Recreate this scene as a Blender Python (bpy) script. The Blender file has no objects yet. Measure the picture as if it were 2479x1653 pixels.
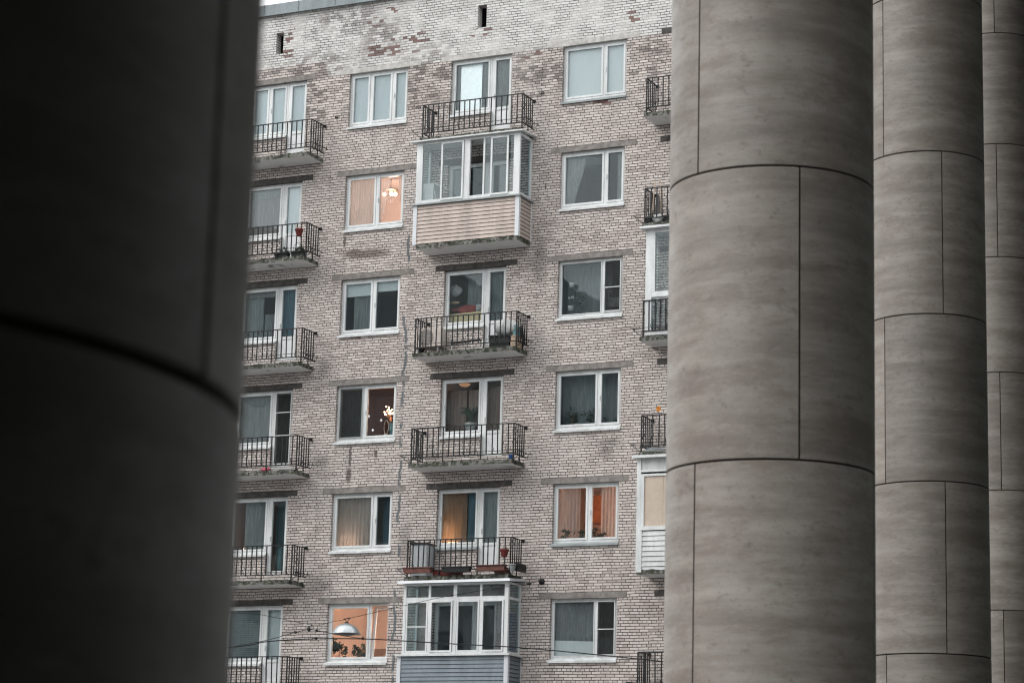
import bpy, math, random
from mathutils import Vector, Matrix
R_ = math.radians
random.seed(7)
sc = bpy.context.scene
COL = sc.collection

# ------------------------------------------------------------------ camera
cam = bpy.data.objects.new('camera', bpy.data.cameras.new('camera'))
COL.objects.link(cam)
CAM = Vector((29.906, -56.924, 1.565))
yaw, pitch, roll = R_(-25.7736), R_(11.9938), R_(1.5471)
fw = Vector((math.sin(yaw)*math.cos(pitch), math.cos(yaw)*math.cos(pitch), math.sin(pitch)))
r0 = Vector((math.cos(yaw), -math.sin(yaw), 0)); u0 = r0.cross(fw)
cr, sr = math.cos(roll), math.sin(roll)
rt, up = cr*r0+sr*u0, -sr*r0+cr*u0
M = Matrix((rt, up, -fw)).transposed().to_4x4(); M.translation = CAM
cam.matrix_world = M
cam.data.sensor_width = 36.0
cam.data.lens = 85.01
cam.data.clip_start = 0.1; cam.data.clip_end = 2000
cam.data.dof.use_dof = True
cam.data.dof.focus_distance = 60.0
cam.data.dof.aperture_fstop = 7.0
sc.camera = cam

# ------------------------------------------------------------------ sky, sun, exposure
SUN_EL, SUN_AZ = R_(42), R_(232)
w = bpy.data.worlds.new('World'); sc.world = w; w.use_nodes = True
nt = w.node_tree; nt.nodes.clear()
sky = nt.nodes.new('ShaderNodeTexSky'); sky.sky_type = 'NISHITA'; sky.sun_disc = False
sky.sun_elevation = SUN_EL; sky.sun_rotation = SUN_AZ; sky.air_density = 1.0; sky.dust_density = 4.0
hs = nt.nodes.new('ShaderNodeHueSaturation'); hs.inputs['Saturation'].default_value = 0.16; hs.inputs['Value'].default_value = 1.0
bg = nt.nodes.new('ShaderNodeBackground'); bg.inputs[1].default_value = 0.13
out = nt.nodes.new('ShaderNodeOutputWorld')
nt.links.new(sky.outputs[0], hs.inputs['Color']); cl = nt.nodes.new('ShaderNodeMix'); cl.data_type = 'RGBA'; cl.inputs[0].default_value = 0.80   # even cloud deck over the clear-sky gradient
tc = nt.nodes.new('ShaderNodeTexCoord'); sx = nt.nodes.new('ShaderNodeSeparateXYZ'); nt.links.new(tc.outputs['Generated'], sx.inputs[0])
mr = nt.nodes.new('ShaderNodeMapRange'); mr.inputs[3].default_value = .62; mr.inputs[4].default_value = 1.45; nt.links.new(sx.outputs[2], mr.inputs[0])
nz = nt.nodes.new('ShaderNodeTexNoise'); nz.inputs['Scale'].default_value = 3.0; nz.inputs['Detail'].default_value = 5; nt.links.new(tc.outputs['Generated'], nz.inputs[0])
mz = nt.nodes.new('ShaderNodeMapRange'); mz.inputs[1].default_value = .3; mz.inputs[2].default_value = .7; mz.inputs[3].default_value = .88; mz.inputs[4].default_value = 1.1; nt.links.new(nz.outputs[0], mz.inputs[0])
mm = nt.nodes.new('ShaderNodeMath'); mm.operation = 'MULTIPLY'; nt.links.new(mr.outputs[0], mm.inputs[0]); nt.links.new(mz.outputs[0], mm.inputs[1])
vm = nt.nodes.new('ShaderNodeVectorMath'); vm.operation = 'SCALE'; vm.inputs[0].default_value = (5.0, 5.1, 5.2); nt.links.new(mm.outputs[0], vm.inputs['Scale'])
nt.links.new(vm.outputs[0], cl.inputs[7]); nt.links.new(hs.outputs[0], cl.inputs[6]); nt.links.new(cl.outputs[2], bg.inputs[0]); nt.links.new(bg.outputs[0], out.inputs[0])
sun = bpy.data.objects.new('sun', bpy.data.lights.new('sun', 'SUN')); COL.objects.link(sun)
sun.data.energy = 0.5; sun.data.angle = R_(35); sun.data.color = (1.0, 0.97, 0.94)
sd = Vector((math.sin(SUN_AZ)*math.cos(SUN_EL), math.cos(SUN_AZ)*math.cos(SUN_EL), math.sin(SUN_EL)))
sun.rotation_euler = sd.to_track_quat('Z', 'Y').to_euler(); sun.location = (0, -40, 60)
sc.view_settings.view_transform = 'Standard'; sc.view_settings.look = 'None'
sc.view_settings.exposure = 1.30; sc.view_settings.gamma = 1.0
sc.cycles.pixel_filter_type = 'BLACKMAN_HARRIS'; sc.cycles.filter_width = 1.2
sc.cycles.max_bounces = 8; sc.cycles.transparent_max_bounces = 16

# ------------------------------------------------------------------ helpers
class MB:
    """collects shapes, links them as ONE mesh object"""
    def __init__(s): s.v = []; s.f = []; s.m = []; s.sm = []
    def add(s, vs, fs, mi=0, smooth=False):
        o = len(s.v); s.v += [tuple(v) for v in vs]
        for f in fs: s.f.append(tuple(i+o for i in f)); s.m.append(mi); s.sm.append(smooth)
    def box(s, x0, x1, y0, y1, z0, z1, mi=0):
        vs = [(x, y, z) for z in (z0, z1) for y in (y0, y1) for x in (x0, x1)]
        s.add(vs, [(0,2,3,1), (4,5,7,6), (0,1,5,4), (2,6,7,3), (0,4,6,2), (1,3,7,5)], mi); return s
    def hexa(s, c, mi=0):
        s.add(c, [(0,2,3,1), (4,5,7,6), (0,1,5,4), (2,6,7,3), (0,4,6,2), (1,3,7,5)], mi); return s
    def rbox(s, c, size, rot, mi=0):
        """rotated box; rot = Matrix 3x3"""
        vs = []
        for z in (-.5, .5):
            for y in (-.5, .5):
                for x in (-.5, .5):
                    vs.append(Vector(c) + rot @ Vector((x*size[0], y*size[1], z*size[2])))
        s.hexa(vs, mi); return s
    def tube(s, pts, r, n=6, mi=0, smooth=True):
        pts = [Vector(p) for p in pts]; rings = []
        for i, p in enumerate(pts):
            t = (pts[min(i+1, len(pts)-1)] - pts[max(i-1, 0)]).normalized()
            a = t.cross(Vector((0, 0, 1)))
            if a.length < .05: a = t.cross(Vector((1, 0, 0)))
            a.normalize(); b = t.cross(a)
            rr = r[i] if isinstance(r, (list, tuple)) else r
            rings.append([p + rr*(math.cos(2*math.pi*k/n)*a + math.sin(2*math.pi*k/n)*b) for k in range(n)])
        vs = [v for ring in rings for v in ring]; fs = []
        for i in range(len(rings)-1):
            for k in range(n):
                fs.append((i*n+k, i*n+(k+1) % n, (i+1)*n+(k+1) % n, (i+1)*n+k))
        fs.append(tuple(range(n-1, -1, -1))); fs.append(tuple((len(rings)-1)*n+k for k in range(n)))
        s.add(vs, fs, mi, smooth); return s
    def lathe(s, prof, c, n=24, mi=0, smooth=True):
        vs = []; fs = []
        for r, z in prof:
            for k in range(n):
                a = 2*math.pi*k/n; vs.append((c[0]+r*math.cos(a), c[1]+r*math.sin(a), c[2]+z))
        for i in range(len(prof)-1):
            for k in range(n): fs.append((i*n+k, i*n+(k+1) % n, (i+1)*n+(k+1) % n, (i+1)*n+k))
        s.add(vs, fs, mi, smooth); return s
    def quad(s, a, b, c, d, mi=0): s.add([a, b, c, d], [(0, 1, 2, 3)], mi); return s
    def blob(s, c, r, jit=.15, n=10, mi=0, seed=0):
        rnd = random.Random(seed); vs = []; fs = []; m = n*2
        ph = [rnd.random()*6.3 for _ in range(6)]
        for i in range(n+1):
            t = math.pi*i/n
            for k in range(m):
                a = 2*math.pi*k/m
                q = 1 + jit*(math.sin(3*a+ph[0]+2*t)*.5 + math.sin(5*a+ph[1])*math.sin(4*t+ph[2])*.5 + (rnd.random()-.5)*.5)
                vs.append((c[0]+r[0]*q*math.sin(t)*math.cos(a), c[1]+r[1]*q*math.sin(t)*math.sin(a), c[2]+r[2]*q*math.cos(t)))
        for i in range(n):
            for k in range(m): fs.append((i*m+k, (i+1)*m+k, (i+1)*m+(k+1) % m, i*m+(k+1) % m))
        s.add(vs, fs, mi, True); return s
    def build(s, name, mats, parent=None, origin=None):
        me = bpy.data.meshes.new(name)
        o = Vector(origin) if origin else Vector((0, 0, 0))
        me.from_pydata([Vector(v)-o for v in s.v], [], s.f)
        mats = mats if isinstance(mats, (list, tuple)) else [mats]
        for m in mats: me.materials.append(m)
        me.polygons.foreach_set('material_index', s.m); me.polygons.foreach_set('use_smooth', s.sm)
        me.update()
        ob = bpy.data.objects.new(name, me); COL.objects.link(ob)
        ob.location = o
        if parent: ob.parent = parent
        return ob

def tag(o, label=None, cat=None, group=None, kind=None):
    if label: o['label'] = label
    if cat: o['category'] = cat
    if group: o['group'] = group
    if kind: o['kind'] = kind
    return o
def empty(name, loc, label=None, cat=None, group=None):
    o = bpy.data.objects.new(name, None); COL.objects.link(o); o.location = loc
    o.empty_display_size = .2
    return tag(o, label, cat, group)

class NT:
    """terse node builder"""
    def __init__(s, name):
        s.mat = bpy.data.materials.new(name); s.mat.use_nodes = True
        s.t = s.mat.node_tree; s.t.nodes.clear()
        s.out = s.t.nodes.new('ShaderNodeOutputMaterial')
    def n(s, typ, **kw):
        nd = s.t.nodes.new(typ)
        for k, v in kw.items(): setattr(nd, k, v)
        return nd
    def put(s, sock, v):
        if isinstance(v, bpy.types.NodeSocket): s.t.links.new(v, sock)
        elif v is not None:
            if isinstance(v, (tuple, list)) and len(v) == 3 and sock.type == 'RGBA': v = (*v, 1)
            sock.default_value = v
    def math(s, op, a, b=None, c=None, clamp=False):
        nd = s.n('ShaderNodeMath', operation=op, use_clamp=clamp)
        for i, q in enumerate((a, b, c)):
            if q is not None: s.put(nd.inputs[i], q)
        return nd.outputs[0]
    def mix(s, f, a, b, blend='MIX'):
        nd = s.n('ShaderNodeMix', data_type='RGBA', blend_type=blend, clamp_factor=True)
        s.put(nd.inputs[0], f); s.put(nd.inputs[6], a); s.put(nd.inputs[7], b); return nd.outputs[2]
    def mixf(s, f, a, b):
        nd = s.n('ShaderNodeMix', data_type='FLOAT', clamp_factor=True)
        s.put(nd.inputs[0], f); s.put(nd.inputs[2], a); s.put(nd.inputs[3], b); return nd.outputs[0]
    def ss(s, v, lo, hi, a=0., b=1.):
        nd = s.n('ShaderNodeMapRange', interpolation_type='SMOOTHSTEP')
        for i, q in enumerate((v, lo, hi, a, b)): s.put(nd.inputs[i], q)
        return nd.outputs[0]
    def noise(s, vec, scale, detail=4, rough=.55, dist=0.):
        nd = s.n('ShaderNodeTexNoise')
        s.put(nd.inputs['Vector'], vec); nd.inputs['Scale'].default_value = scale
        nd.inputs['Detail'].default_value = detail; nd.inputs['Roughness'].default_value = rough; nd.inputs['Distortion'].default_value = dist
        return nd.outputs[0]
    def coord(s): return s.n('ShaderNodeTexCoord').outputs['Object']
    def pos(s): return s.n('ShaderNodeNewGeometry').outputs['Position']
    def sep(s, v):
        nd = s.n('ShaderNodeSeparateXYZ'); s.put(nd.inputs[0], v); return nd.outputs
    def comb(s, x, y, z):
        nd = s.n('ShaderNodeCombineXYZ')
        for i, q in enumerate((x, y, z)): s.put(nd.inputs[i], q)
        return nd.outputs[0]
    def scale(s, v, k):
        nd = s.n('ShaderNodeVectorMath', operation='MULTIPLY'); s.put(nd.inputs[0], v); nd.inputs[1].default_value = k; return nd.outputs[0]
    def vadd(s, v, k):
        nd = s.n('ShaderNodeVectorMath', operation='ADD'); s.put(nd.inputs[0], v); s.put(nd.inputs[1], k); return nd.outputs[0]
    def bump(s, h, strength=.3, dist=.01):
        nd = s.n('ShaderNodeBump'); s.put(nd.inputs['Height'], h); nd.inputs['Strength'].default_value = strength; nd.inputs['Distance'].default_value = dist
        return nd.outputs[0]
    def bsdf(s, color, rough=.7, normal=None, metal=0., spec=.5):
        b = s.n('ShaderNodeBsdfPrincipled'); s.put(b.inputs['Base Color'], color); s.put(b.inputs['Roughness'], rough)
        b.inputs['Metallic'].default_value = metal; b.inputs['Specular IOR Level'].default_value = spec
        if normal is not None: s.put(b.inputs['Normal'], normal)
        s.t.links.new(b.outputs[0], s.out.inputs[0]); return s.mat
    def rnd(s): return s.n('ShaderNodeObjectInfo').outputs['Random']

def plain(name, col, rough=.6, var=.12, scale=6., metal=0., spec=.4, bump=0., streak=False):
    """a colour broken up by dirt and wear"""
    m = NT(name); p = m.pos()
    q = m.scale(p, (1, 1, .25)) if streak else p
    a = m.noise(q, scale, 5, .6); b = m.noise(p, scale*7, 3, .6)
    f = m.math('ADD', m.math('MULTIPLY', a, .7), m.math('MULTIPLY', b, .3))
    f = m.ss(f, .3, .7)
    lo = tuple(c*(1-var) for c in col); hi = tuple(min(1, c*(1+var*.6)) for c in col)
    c = m.mix(f, lo, hi)
    nrm = m.bump(b, bump, .01) if bump else None
    return m.bsdf(c, rough, nrm, metal, spec)

# ------------------------------------------------------------------ materials
Z0 = 14.1
def ROW(k): return Z0 + (4-k)*3.0

def brick_material():
    m = NT('painted_brick'); p = m.pos(); x, y, z = m.sep(p)
    wob = m.math('ADD', m.math('MULTIPLY', m.math('SUBTRACT', m.noise(p, 9, 3), .5), .012), m.math('MULTIPLY', m.math('SUBTRACT', m.noise(p, .9, 2), .5), .05))
    u = m.math('ADD', x, y)
    v = m.math('ADD', z, wob)
    H = .075
    vr = m.math('DIVIDE', v, H); row = m.math('FLOOR', vr); fz = m.math('FRACT', vr)
    ph = m.math('FLOORED_MODULO', row, 4.)
    isH = m.math('GREATER_THAN', ph, 2.5)
    W = m.mixf(isH, .26, .13)
    off = m.math('ADD', m.math('MULTIPLY', m.math('FLOORED_MODULO', row, 2.), .13), m.math('MULTIPLY', isH, .065))
    wr = m.n('ShaderNodeTexWhiteNoise', noise_dimensions='1D'); m.put(wr.inputs['W'], row)
    off = m.math('ADD', off, m.math('MULTIPLY', wr.outputs['Value'], .03))
    t = m.math('DIVIDE', m.math('ADD', u, off), W); colm = m.math('FLOOR', t); fx = m.math('FRACT', t)
    ex = m.math('MULTIPLY', m.math('MINIMUM', fx, m.math('SUBTRACT', 1., fx)), W)
    ez = m.math('MULTIPLY', m.math('MINIMUM', fz, m.math('SUBTRACT', 1., fz)), H)
    ex = m.math('ADD', ex, .0018)
    d = m.math('MINIMUM', ex, ez)
    nj = m.noise(p, 22, 3)
    d = m.math('ADD', d, m.math('MULTIPLY', m.math('SUBTRACT', nj, .5), .007))
    jw = m.math('MULTIPLY', m.math('SUBTRACT', m.noise(p, 2.8, 4, .6), .5), .008)
    joint = m.ss(m.math('SUBTRACT', d, jw), .0068, .0104, 1., 0.)
    wn = m.n('ShaderNodeTexWhiteNoise', noise_dimensions='3D'); m.put(wn.inputs['Vector'], m.comb(row, colm, isH))
    r1 = wn.outputs['Value']; rc = m.sep(wn.outputs['Color']); r2, r3 = rc[1], rc[2]
    n_big = m.noise(p, .55, 4, .6); n_mid = m.noise(p, 2.3, 5, .65, .4); n_fine = m.noise(p, 30, 4, .7)
    # brick body: pinkish grey, each brick its own tone
    c = m.mix(r1, BR_A, BR_B)
    c = m.mix(m.math('MULTIPLY', m.math('GREATER_THAN', r2, .90), .55), c, (.33, .275, .25))
    c = m.mix(m.math('MULTIPLY', m.ss(n_big, .42, .66), .55), c, (.62, .57, .535))
    # weathered grey bricks in patches, denser towards the top storey
    zt = m.ss(z, Z0+5.5, Z0+9.0)
    thr = m.mixf(zt, .80, .42)
    soot = m.math('MULTIPLY', m.math('GREATER_THAN', m.math('ADD', m.math('MULTIPLY', r3, .55), m.math('MULTIPLY', n_mid, .62)), m.math('SUBTRACT', .93, m.math('MULTIPLY', zt, .16))), m.mixf(zt, .5, .62))
    c = m.mix(soot, c, (.215, .198, .188))
    soft = m.ss(n_mid, .55, .75); c = m.mix(m.math('MULTIPLY', soft, .30), c, (.25, .22, .205))
    # rain streaks and soot
    stk = m.noise(m.comb(m.math('MULTIPLY', x, 3.2), 0., m.math('MULTIPLY', z, .22)), 1.6, 5, .65)
    c = m.mix(m.math('MULTIPLY', m.ss(stk, .54, .72), .38), c, (.26, .24, .225))
    # whitewashed parapet zone
    left_lift = m.ss(x, -3.75, -3.6, .46, 0.)
    zone = m.ss(m.math('ADD', z, m.math('MULTIPLY', m.math('SUBTRACT', m.noise(p, 6, 2), .5), .12)), m.math('ADD', Z0+9.0, left_lift), m.math('ADD', Z0+9.04, left_lift))
    wash = m.mix(r1, (.56, .55, .525), (.72, .71, .685))
    wash = m.mix(m.math('MULTIPLY', m.ss(n_mid, .56, .74), .28), wash, (.40, .37, .35))
    c = m.mix(zone, c, wash)
    # flaked patches (bare red brick, blackened brick) at their places on the wall
    def spot(cx, cz, rx, rz):
        a = m.math('DIVIDE', m.math('SUBTRACT', x, cx), rx); b = m.math('DIVIDE', m.math('SUBTRACT', z, Z0+cz), rz)
        return m.math('SQRT', m.math('ADD', m.math('MULTIPLY', a, a), m.math('MULTIPLY', b, b)))
    def spots(L):
        r = None
        for s_ in L:
            q = spot(*s_); r = q if r is None else m.math('MINIMUM', r, q)
        return r
    red_d = spots([(-1.25, 9.72, 1.05, .34), (-2.0, 9.6, .4, .3), (1.18, 9.74, .38, .16), (-4.95, 10.35, .25, .3), (-5.0, 9.9, .25, .15), (5.05, 7.3, .5, .12), (-2.2, 10.5, .5, .2), (-1.7, 10.75, .3, .12), (2.2, 10.75, .5, .15), (4.2, 8.62, .18, .07), (2.75, 8.9, .4, .12), (-1.9, .0+1.33, .8, .06), (5.9, 9.6, .35, .2)])
    red = m.math('MULTIPLY', m.math('GREATER_THAN', m.math('ADD', m.math('MULTIPLY', r2, .75), m.math('MULTIPLY', n_fine, .25)), m.math('ADD', .45, m.math('MULTIPLY', red_d, .36))), m.ss(red_d, 1.2, .9))
    c = m.mix(m.math('MULTIPLY', red, .85), c, m.mix(r3, (.10, .035, .03), (.19, .07, .055)))
    blk_d = spots([(-3.3, 10.6, 1.5, .55), (-2.0, 10.05, .9, .7), (-3.9, 9.35, 1.6, .5), (-.5, 8.6, 1.5, 1.1), (3.0, 8.3, 1.0, .9), (-4.0, 8.4, .5, 1.5), (6.3, 8.4, .6, .6)])
    blk = m.math('MULTIPLY', m.ss(m.math('ADD', n_mid, m.math('MULTIPLY', r3, .25)), .52, .74), m.ss(blk_d, 1.3, .4))
    c = m.mix(m.math('MULTIPLY', blk, .62), c, (.115, .095, .088))
    # brown and black run-off stains
    st = spots([(-2.1, 3.68, .85, .16), (-2.55, 3.75, .35, .12)])
    c = m.mix(m.math('MULTIPLY', m.ss(m.math('ADD', st, m.math('MULTIPLY', n_fine, .5)), 1.35, .7), .75), c, (.10, .065, .045))
    st2 = spots([(5.25, -1.98, .55, .14), (5.2, -2.2, .28, .25), (-3.35, -2.1, .4, .25), (-.6, -4.5, .3, .9), (3.15, 3.1, .3, .9), (-3.35, .5, .35, .4), (-3.2, -5.5, .5, .4)])
    c = m.mix(m.math('MULTIPLY', m.ss(m.math('ADD', st2, m.math('MULTIPLY', n_mid, .8)), 1.5, .6), .55), c, (.16, .145, .135))
    st3 = spots([(-2.4, -2.0, .055, .38), (-2.42, -2.5, .10, .25), (-1.6, -1.95, .07, .14), (-2.85, 4.1, .05, .2), (3.3, 5.1, .03, .12)])
    c = m.mix(m.math('MULTIPLY', m.ss(m.math('ADD', st3, m.math('MULTIPLY', n_fine, .5)), 1.4, .7), .8), c, (.05, .035, .03))
    c = m.mix(m.math('MULTIPLY', m.ss(n_fine, .35, .8), .28), c, (.30, .27, .26))
    # joints: raked dark mortar, half painted over in the whitewashed zone
    jz = m.math('MULTIPLY', joint, m.mixf(zone, 1., m.ss(m.noise(p, 1.6, 3), .36, .60, .25, .95)))
    jc = m.mix(m.ss(n_mid, .35, .7), (.018, .018, .019), (.06, .057, .055)); jc = m.mix(m.math('MULTIPLY', m.ss(n_big, .58, .70), .5), jc, (.30, .285, .27))
    c = m.mix(jz, c, jc)
    # grey sealant smeared along a crack
    cx = m.math('ADD', -.83, m.math('MULTIPLY', m.math('SUBTRACT', m.noise(m.comb(0., 0., z), .9, 3), .5), .55))
    cd = m.math('ABSOLUTE', m.math('SUBTRACT', x, cx))
    cm = m.math('MULTIPLY', m.ss(cd, m.math('MULTIPLY', n_mid, .05), m.math('ADD', .03, m.math('MULTIPLY', n_mid, .05)), 1., 0.), m.ss(m.noise(m.comb(3., 0., z), 1.1, 3), .42, .5))
    cm = m.math('MULTIPLY', cm, m.ss(z, Z0+4.0, Z0+4.2, 1., 0.))
    c = m.mix(m.math('MULTIPLY', cm, .85), c, (.10, .115, .125))
    h = m.math('SUBTRACT', m.math('MULTIPLY', n_fine, .25), joint)
    return m.bsdf(c, .9, m.bump(h, .45, .012), 0, .2)
BR_A, BR_B = (.475, .412, .380), (.69, .622, .58)

def concrete_material(name, dark, light, scale=5):
    m = NT(name); p = m.pos()
    a = m.noise(p, scale, 5, .65); b = m.noise(p, 60, 3, .7)
    c = m.mix(m.ss(a, .3, .7), dark, light); c = m.mix(m.math('MULTIPLY', m.ss(b, .5, .8), .35), c, tuple(q*.5 for q in dark))
    return m.bsdf(c, .92, m.bump(b, .3, .008), 0, .2)

def slab_edge_material():
    m = NT('mossy_concrete'); p = m.pos()
    a = m.noise(p, 7, 6, .7, .5); b = m.noise(m.vadd(p, (5, 3, 1)), 11, 5, .7); f = m.noise(p, 45, 3, .7)
    c = m.mix(m.ss(a, .38, .62), (.035, .034, .031), (.22, .215, .20))
    c = m.mix(m.ss(b, .50, .60), c, m.mix(f, (.018, .030, .014), (.07, .09, .045)))
    c = m.mix(m.ss(f, .58, .75), c, (.03, .03, .028))
    return m.bsdf(c, .95, m.bump(a, .6, .02), 0, .15)
def slab_under_material():
    m = NT('slab_underside_paint'); p = m.pos()
    a = m.noise(p, 1.7, 6, .7, .6); b = m.noise(p, 20, 4, .7)
    c = m.mix(m.ss(b, .3, .8), (.70, .695, .68), (.82, .81, .80))
    y = m.sep(p)[1]
    c = m.mix(m.math('MULTIPLY', m.ss(a, .58, .66), .8), c, (.14, .13, .12))
    return m.bsdf(c, .9, None, 0, .2)

def travertine_material():
    m = NT('travertine'); o0 = m.rnd(); p = m.coord()
    at = m.n('ShaderNodeAttribute', attribute_name='panel'); o = m.math('FRACT', m.math('ADD', m.math('MULTIPLY', o0, 7.3), m.math('MULTIPLY', at.outputs['Fac'], .377)))
    sh = m.comb(m.math('MULTIPLY', o, 37.), m.math('MULTIPLY', o, 91.), m.math('MULTIPLY', o, 53.))
    q = m.vadd(p, sh)
    warp = m.math('MULTIPLY', m.math('SUBTRACT', m.noise(q, 1.0, 4, .6), .5), .07)
    x, y, z = m.sep(q)
    qb = m.comb(m.math('MULTIPLY', x, .12), m.math('MULTIPLY', y, .12), m.math('ADD', z, warp))
    bands = m.noise(qb, 7, 8, .62, .1)
    thin = m.noise(m.comb(m.math('MULTIPLY', x, .25), m.math('MULTIPLY', y, .25), m.math('ADD', z, m.math('MULTIPLY', warp, .7))), 42, 4, .75)
    cloud = m.noise(m.scale(q, (.55, .55, 1.6)), 3.4, 7, .70, .1)
    blot = m.noise(m.scale(q, (1, 1, 1.45)), 13, 6, .70, .1)
    pore = m.noise(q, 75, 3, .7)
    c = m.mix(m.ss(bands, .30, .70), TR_D, TR_L)
    c = m.mix(m.math('MULTIPLY', m.ss(cloud, .45, .66), .7), c, (.168, .136, .113))
    c = m.mix(m.math('MULTIPLY', m.ss(blot, .54, .70), .6), c, (.13, .107, .092))
    c = m.mix(m.math('MULTIPLY', m.ss(blot, .44, .28), .30), c, (.315, .31, .295))
    c = m.mix(m.math('MULTIPLY', m.ss(thin, .54, .69), .30), c, (.32, .31, .295))
    c = m.mix(m.math('MULTIPLY', m.ss(thin, .46, .32), .28), c, (.13, .118, .106))
    c = m.mix(m.math('MULTIPLY', m.ss(pore, .58, .68), .5), c, (.16, .14, .12))
    pit = m.noise(m.scale(q, (1, 1, 3.2)), 34, 3, .75); c = m.mix(m.math('MULTIPLY', m.ss(pit, .63, .71), .42), c, (.085, .07, .06))
    v = m.math('ADD', .86, m.math('MULTIPLY', o, .24))
    c = m.mix(1., c, m.comb(v, v, v), 'MULTIPLY')
    return m.bsdf(c, m.ss(cloud, .3, .7, .42, .56), m.bump(m.math('ADD', m.math('MULTIPLY', bands, .5), m.math('MULTIPLY', pore, .4)), .10, .01), 0, .5)
TR_D, TR_L = (.180, .156, .134), (.31, .282, .250)

def glass_material(name='window_glass', tint=(.965, .985, .985), refl=.55, wave=.012):
    m = NT(name)
    tr = m.n('ShaderNodeBsdfTransparent'); m.put(tr.inputs[0], tint)
    gl = m.n('ShaderNodeBsdfGlossy'); m.put(gl.inputs['Roughness'], .01); m.put(gl.inputs[0], (.88, .97, 1.0))
    b = m.bump(m.noise(m.pos(), 1.3, 2), wave*8, .02); m.put(gl.inputs['Normal'], b)
    fr = m.n('ShaderNodeFresnel'); fr.inputs[0].default_value = 1.52
    f = m.math('MULTIPLY', fr.outputs[0], 1.5*refl, clamp=True)
    mx = m.n('ShaderNodeMixShader'); m.put(mx.inputs[0], f)
    m.t.links.new(tr.outputs[0], mx.inputs[1]); m.t.links.new(gl.outputs[0], mx.inputs[2]); m.t.links.new(mx.outputs[0], m.out.inputs[0])
    return m.mat

def fabric(name, col, see=0., transl=.3, fold=.25):
    """curtain cloth: vertical weave, lets some light through"""
    m = NT(name); p = m.pos()
    a = m.noise(m.scale(p, (9, 9, .8)), 2.5, 4, .6)
    c = m.mix(m.ss(a, .3, .7), tuple(q*(1-fold) for q in col), col)
    d = m.n('ShaderNodeBsdfDiffuse'); m.put(d.inputs[0], c)
    t = m.n('ShaderNodeBsdfTranslucent'); m.put(t.inputs[0], c)
    mx = m.n('ShaderNodeMixShader'); mx.inputs[0].default_value = transl
    m.t.links.new(d.outputs[0], mx.inputs[1]); m.t.links.new(t.outputs[0], mx.inputs[2])
    last = mx.outputs[0]
    if see > 0:
        tr = m.n('ShaderNodeBsdfTransparent'); m2 = m.n('ShaderNodeMixShader')
        nn = m.noise(m.scale(p, (1, 1, 1)), 28, 3, .7)
        m.put(m2.inputs[0], m.math('MULTIPLY', m.ss(nn, .2, .8, .7, 1.25), see, clamp=True))
        m.t.links.new(last, m2.inputs[1]); m.t.links.new(tr.outputs[0], m2.inputs[2]); last = m2.outputs[0]
    m.t.links.new(last, m.out.inputs[0]); return m.mat

def emitter(name, col, s):
    m = NT(name); e = m.n('ShaderNodeEmission'); m.put(e.inputs[0], col); e.inputs[1].default_value = s
    m.t.links.new(e.outputs[0], m.out.inputs[0]); return m.mat

def siding_mat(name, col): return plain(name, col, .55, .26, 2.6, streak=True)

MAT = dict(
    brick=brick_material(), lintel=concrete_material('lintel_concrete', (.17, .155, .145), (.29, .27, .25)),
    lintel_dark=concrete_material('lintel_dark_concrete', (.055, .052, .05), (.115, .108, .10)),  # darker tone, used in the balcony bays
    lintel_wash=concrete_material('lintel_whitewashed', (.38, .365, .34), (.58, .57, .545)),
    edge=slab_edge_material(), under=slab_under_material(), trav=travertine_material(),
    upvc=plain('white_plastic_frame', (.66, .68, .675), .4, .20, 3.5, streak=True), sillm=plain('white_metal_sill', (.62, .64, .635), .4, .3, 5),
    greysill=plain('grey_metal_sill', (.30, .33, .33), .45, .2, 5),
    reveal=plain('plastered_reveal', (.50, .48, .46), .9, .35, 5),
    panel=plain('white_door_panel', (.67, .685, .69), .45, .10, 3),
    glass=glass_material(), iron=plain('black_painted_iron', (.007, .008, .009), .6, .4, 12),
    net=None, zinc=plain('zinc_flashing', (.21, .245, .26), .5, .28, 3, .0, .5, streak=True),
    beige=siding_mat('beige_vinyl_siding', (.465, .39, .345)), grey=siding_mat('blue_grey_vinyl_siding', (.185, .222, .248)),
    white_sid=siding_mat('white_vinyl_siding', (.62, .64, .63)), trim=plain('white_corner_trim', (.62, .64, .66), .45, .08, 3),
    dark=plain('dark_cavity', (.012, .012, .013), .9), mortar=plain('dark_joint', (.035, .03, .028), .95),
    wood=plain('bare_chipboard', (.52, .43, .35), .7, .12, 3),
)
def room_mat(name, col): return plain(name, col, .85, .10, 1.2)

# ------------------------------------------------------------------ setting: ground
g = MB(); g.quad((-400, -400, 0), (400, -400, 0), (400, 400, 0), (-400, 400, 0))
def paving():
    m = NT('wet_paving'); p = m.pos()
    br = m.n('ShaderNodeTexBrick'); m.put(br.inputs['Vector'], m.scale(p, (1, 1, 1)))
    br.inputs['Scale'].default_value = 1.6; br.inputs['Mortar Size'].default_value = .012
    br.inputs['Color1'].default_value = (.165, .16, .155, 1); br.inputs['Color2'].default_value = (.21, .205, .20, 1); br.inputs['Mortar'].default_value = (.07, .07, .07, 1)
    return m.bsdf(m.mix(m.math('MULTIPLY', m.noise(p, .3, 5), .5), br.outputs[0], (.12, .12, .12)), .7)
tag(g.build('ground', paving()), kind='structure')

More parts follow.
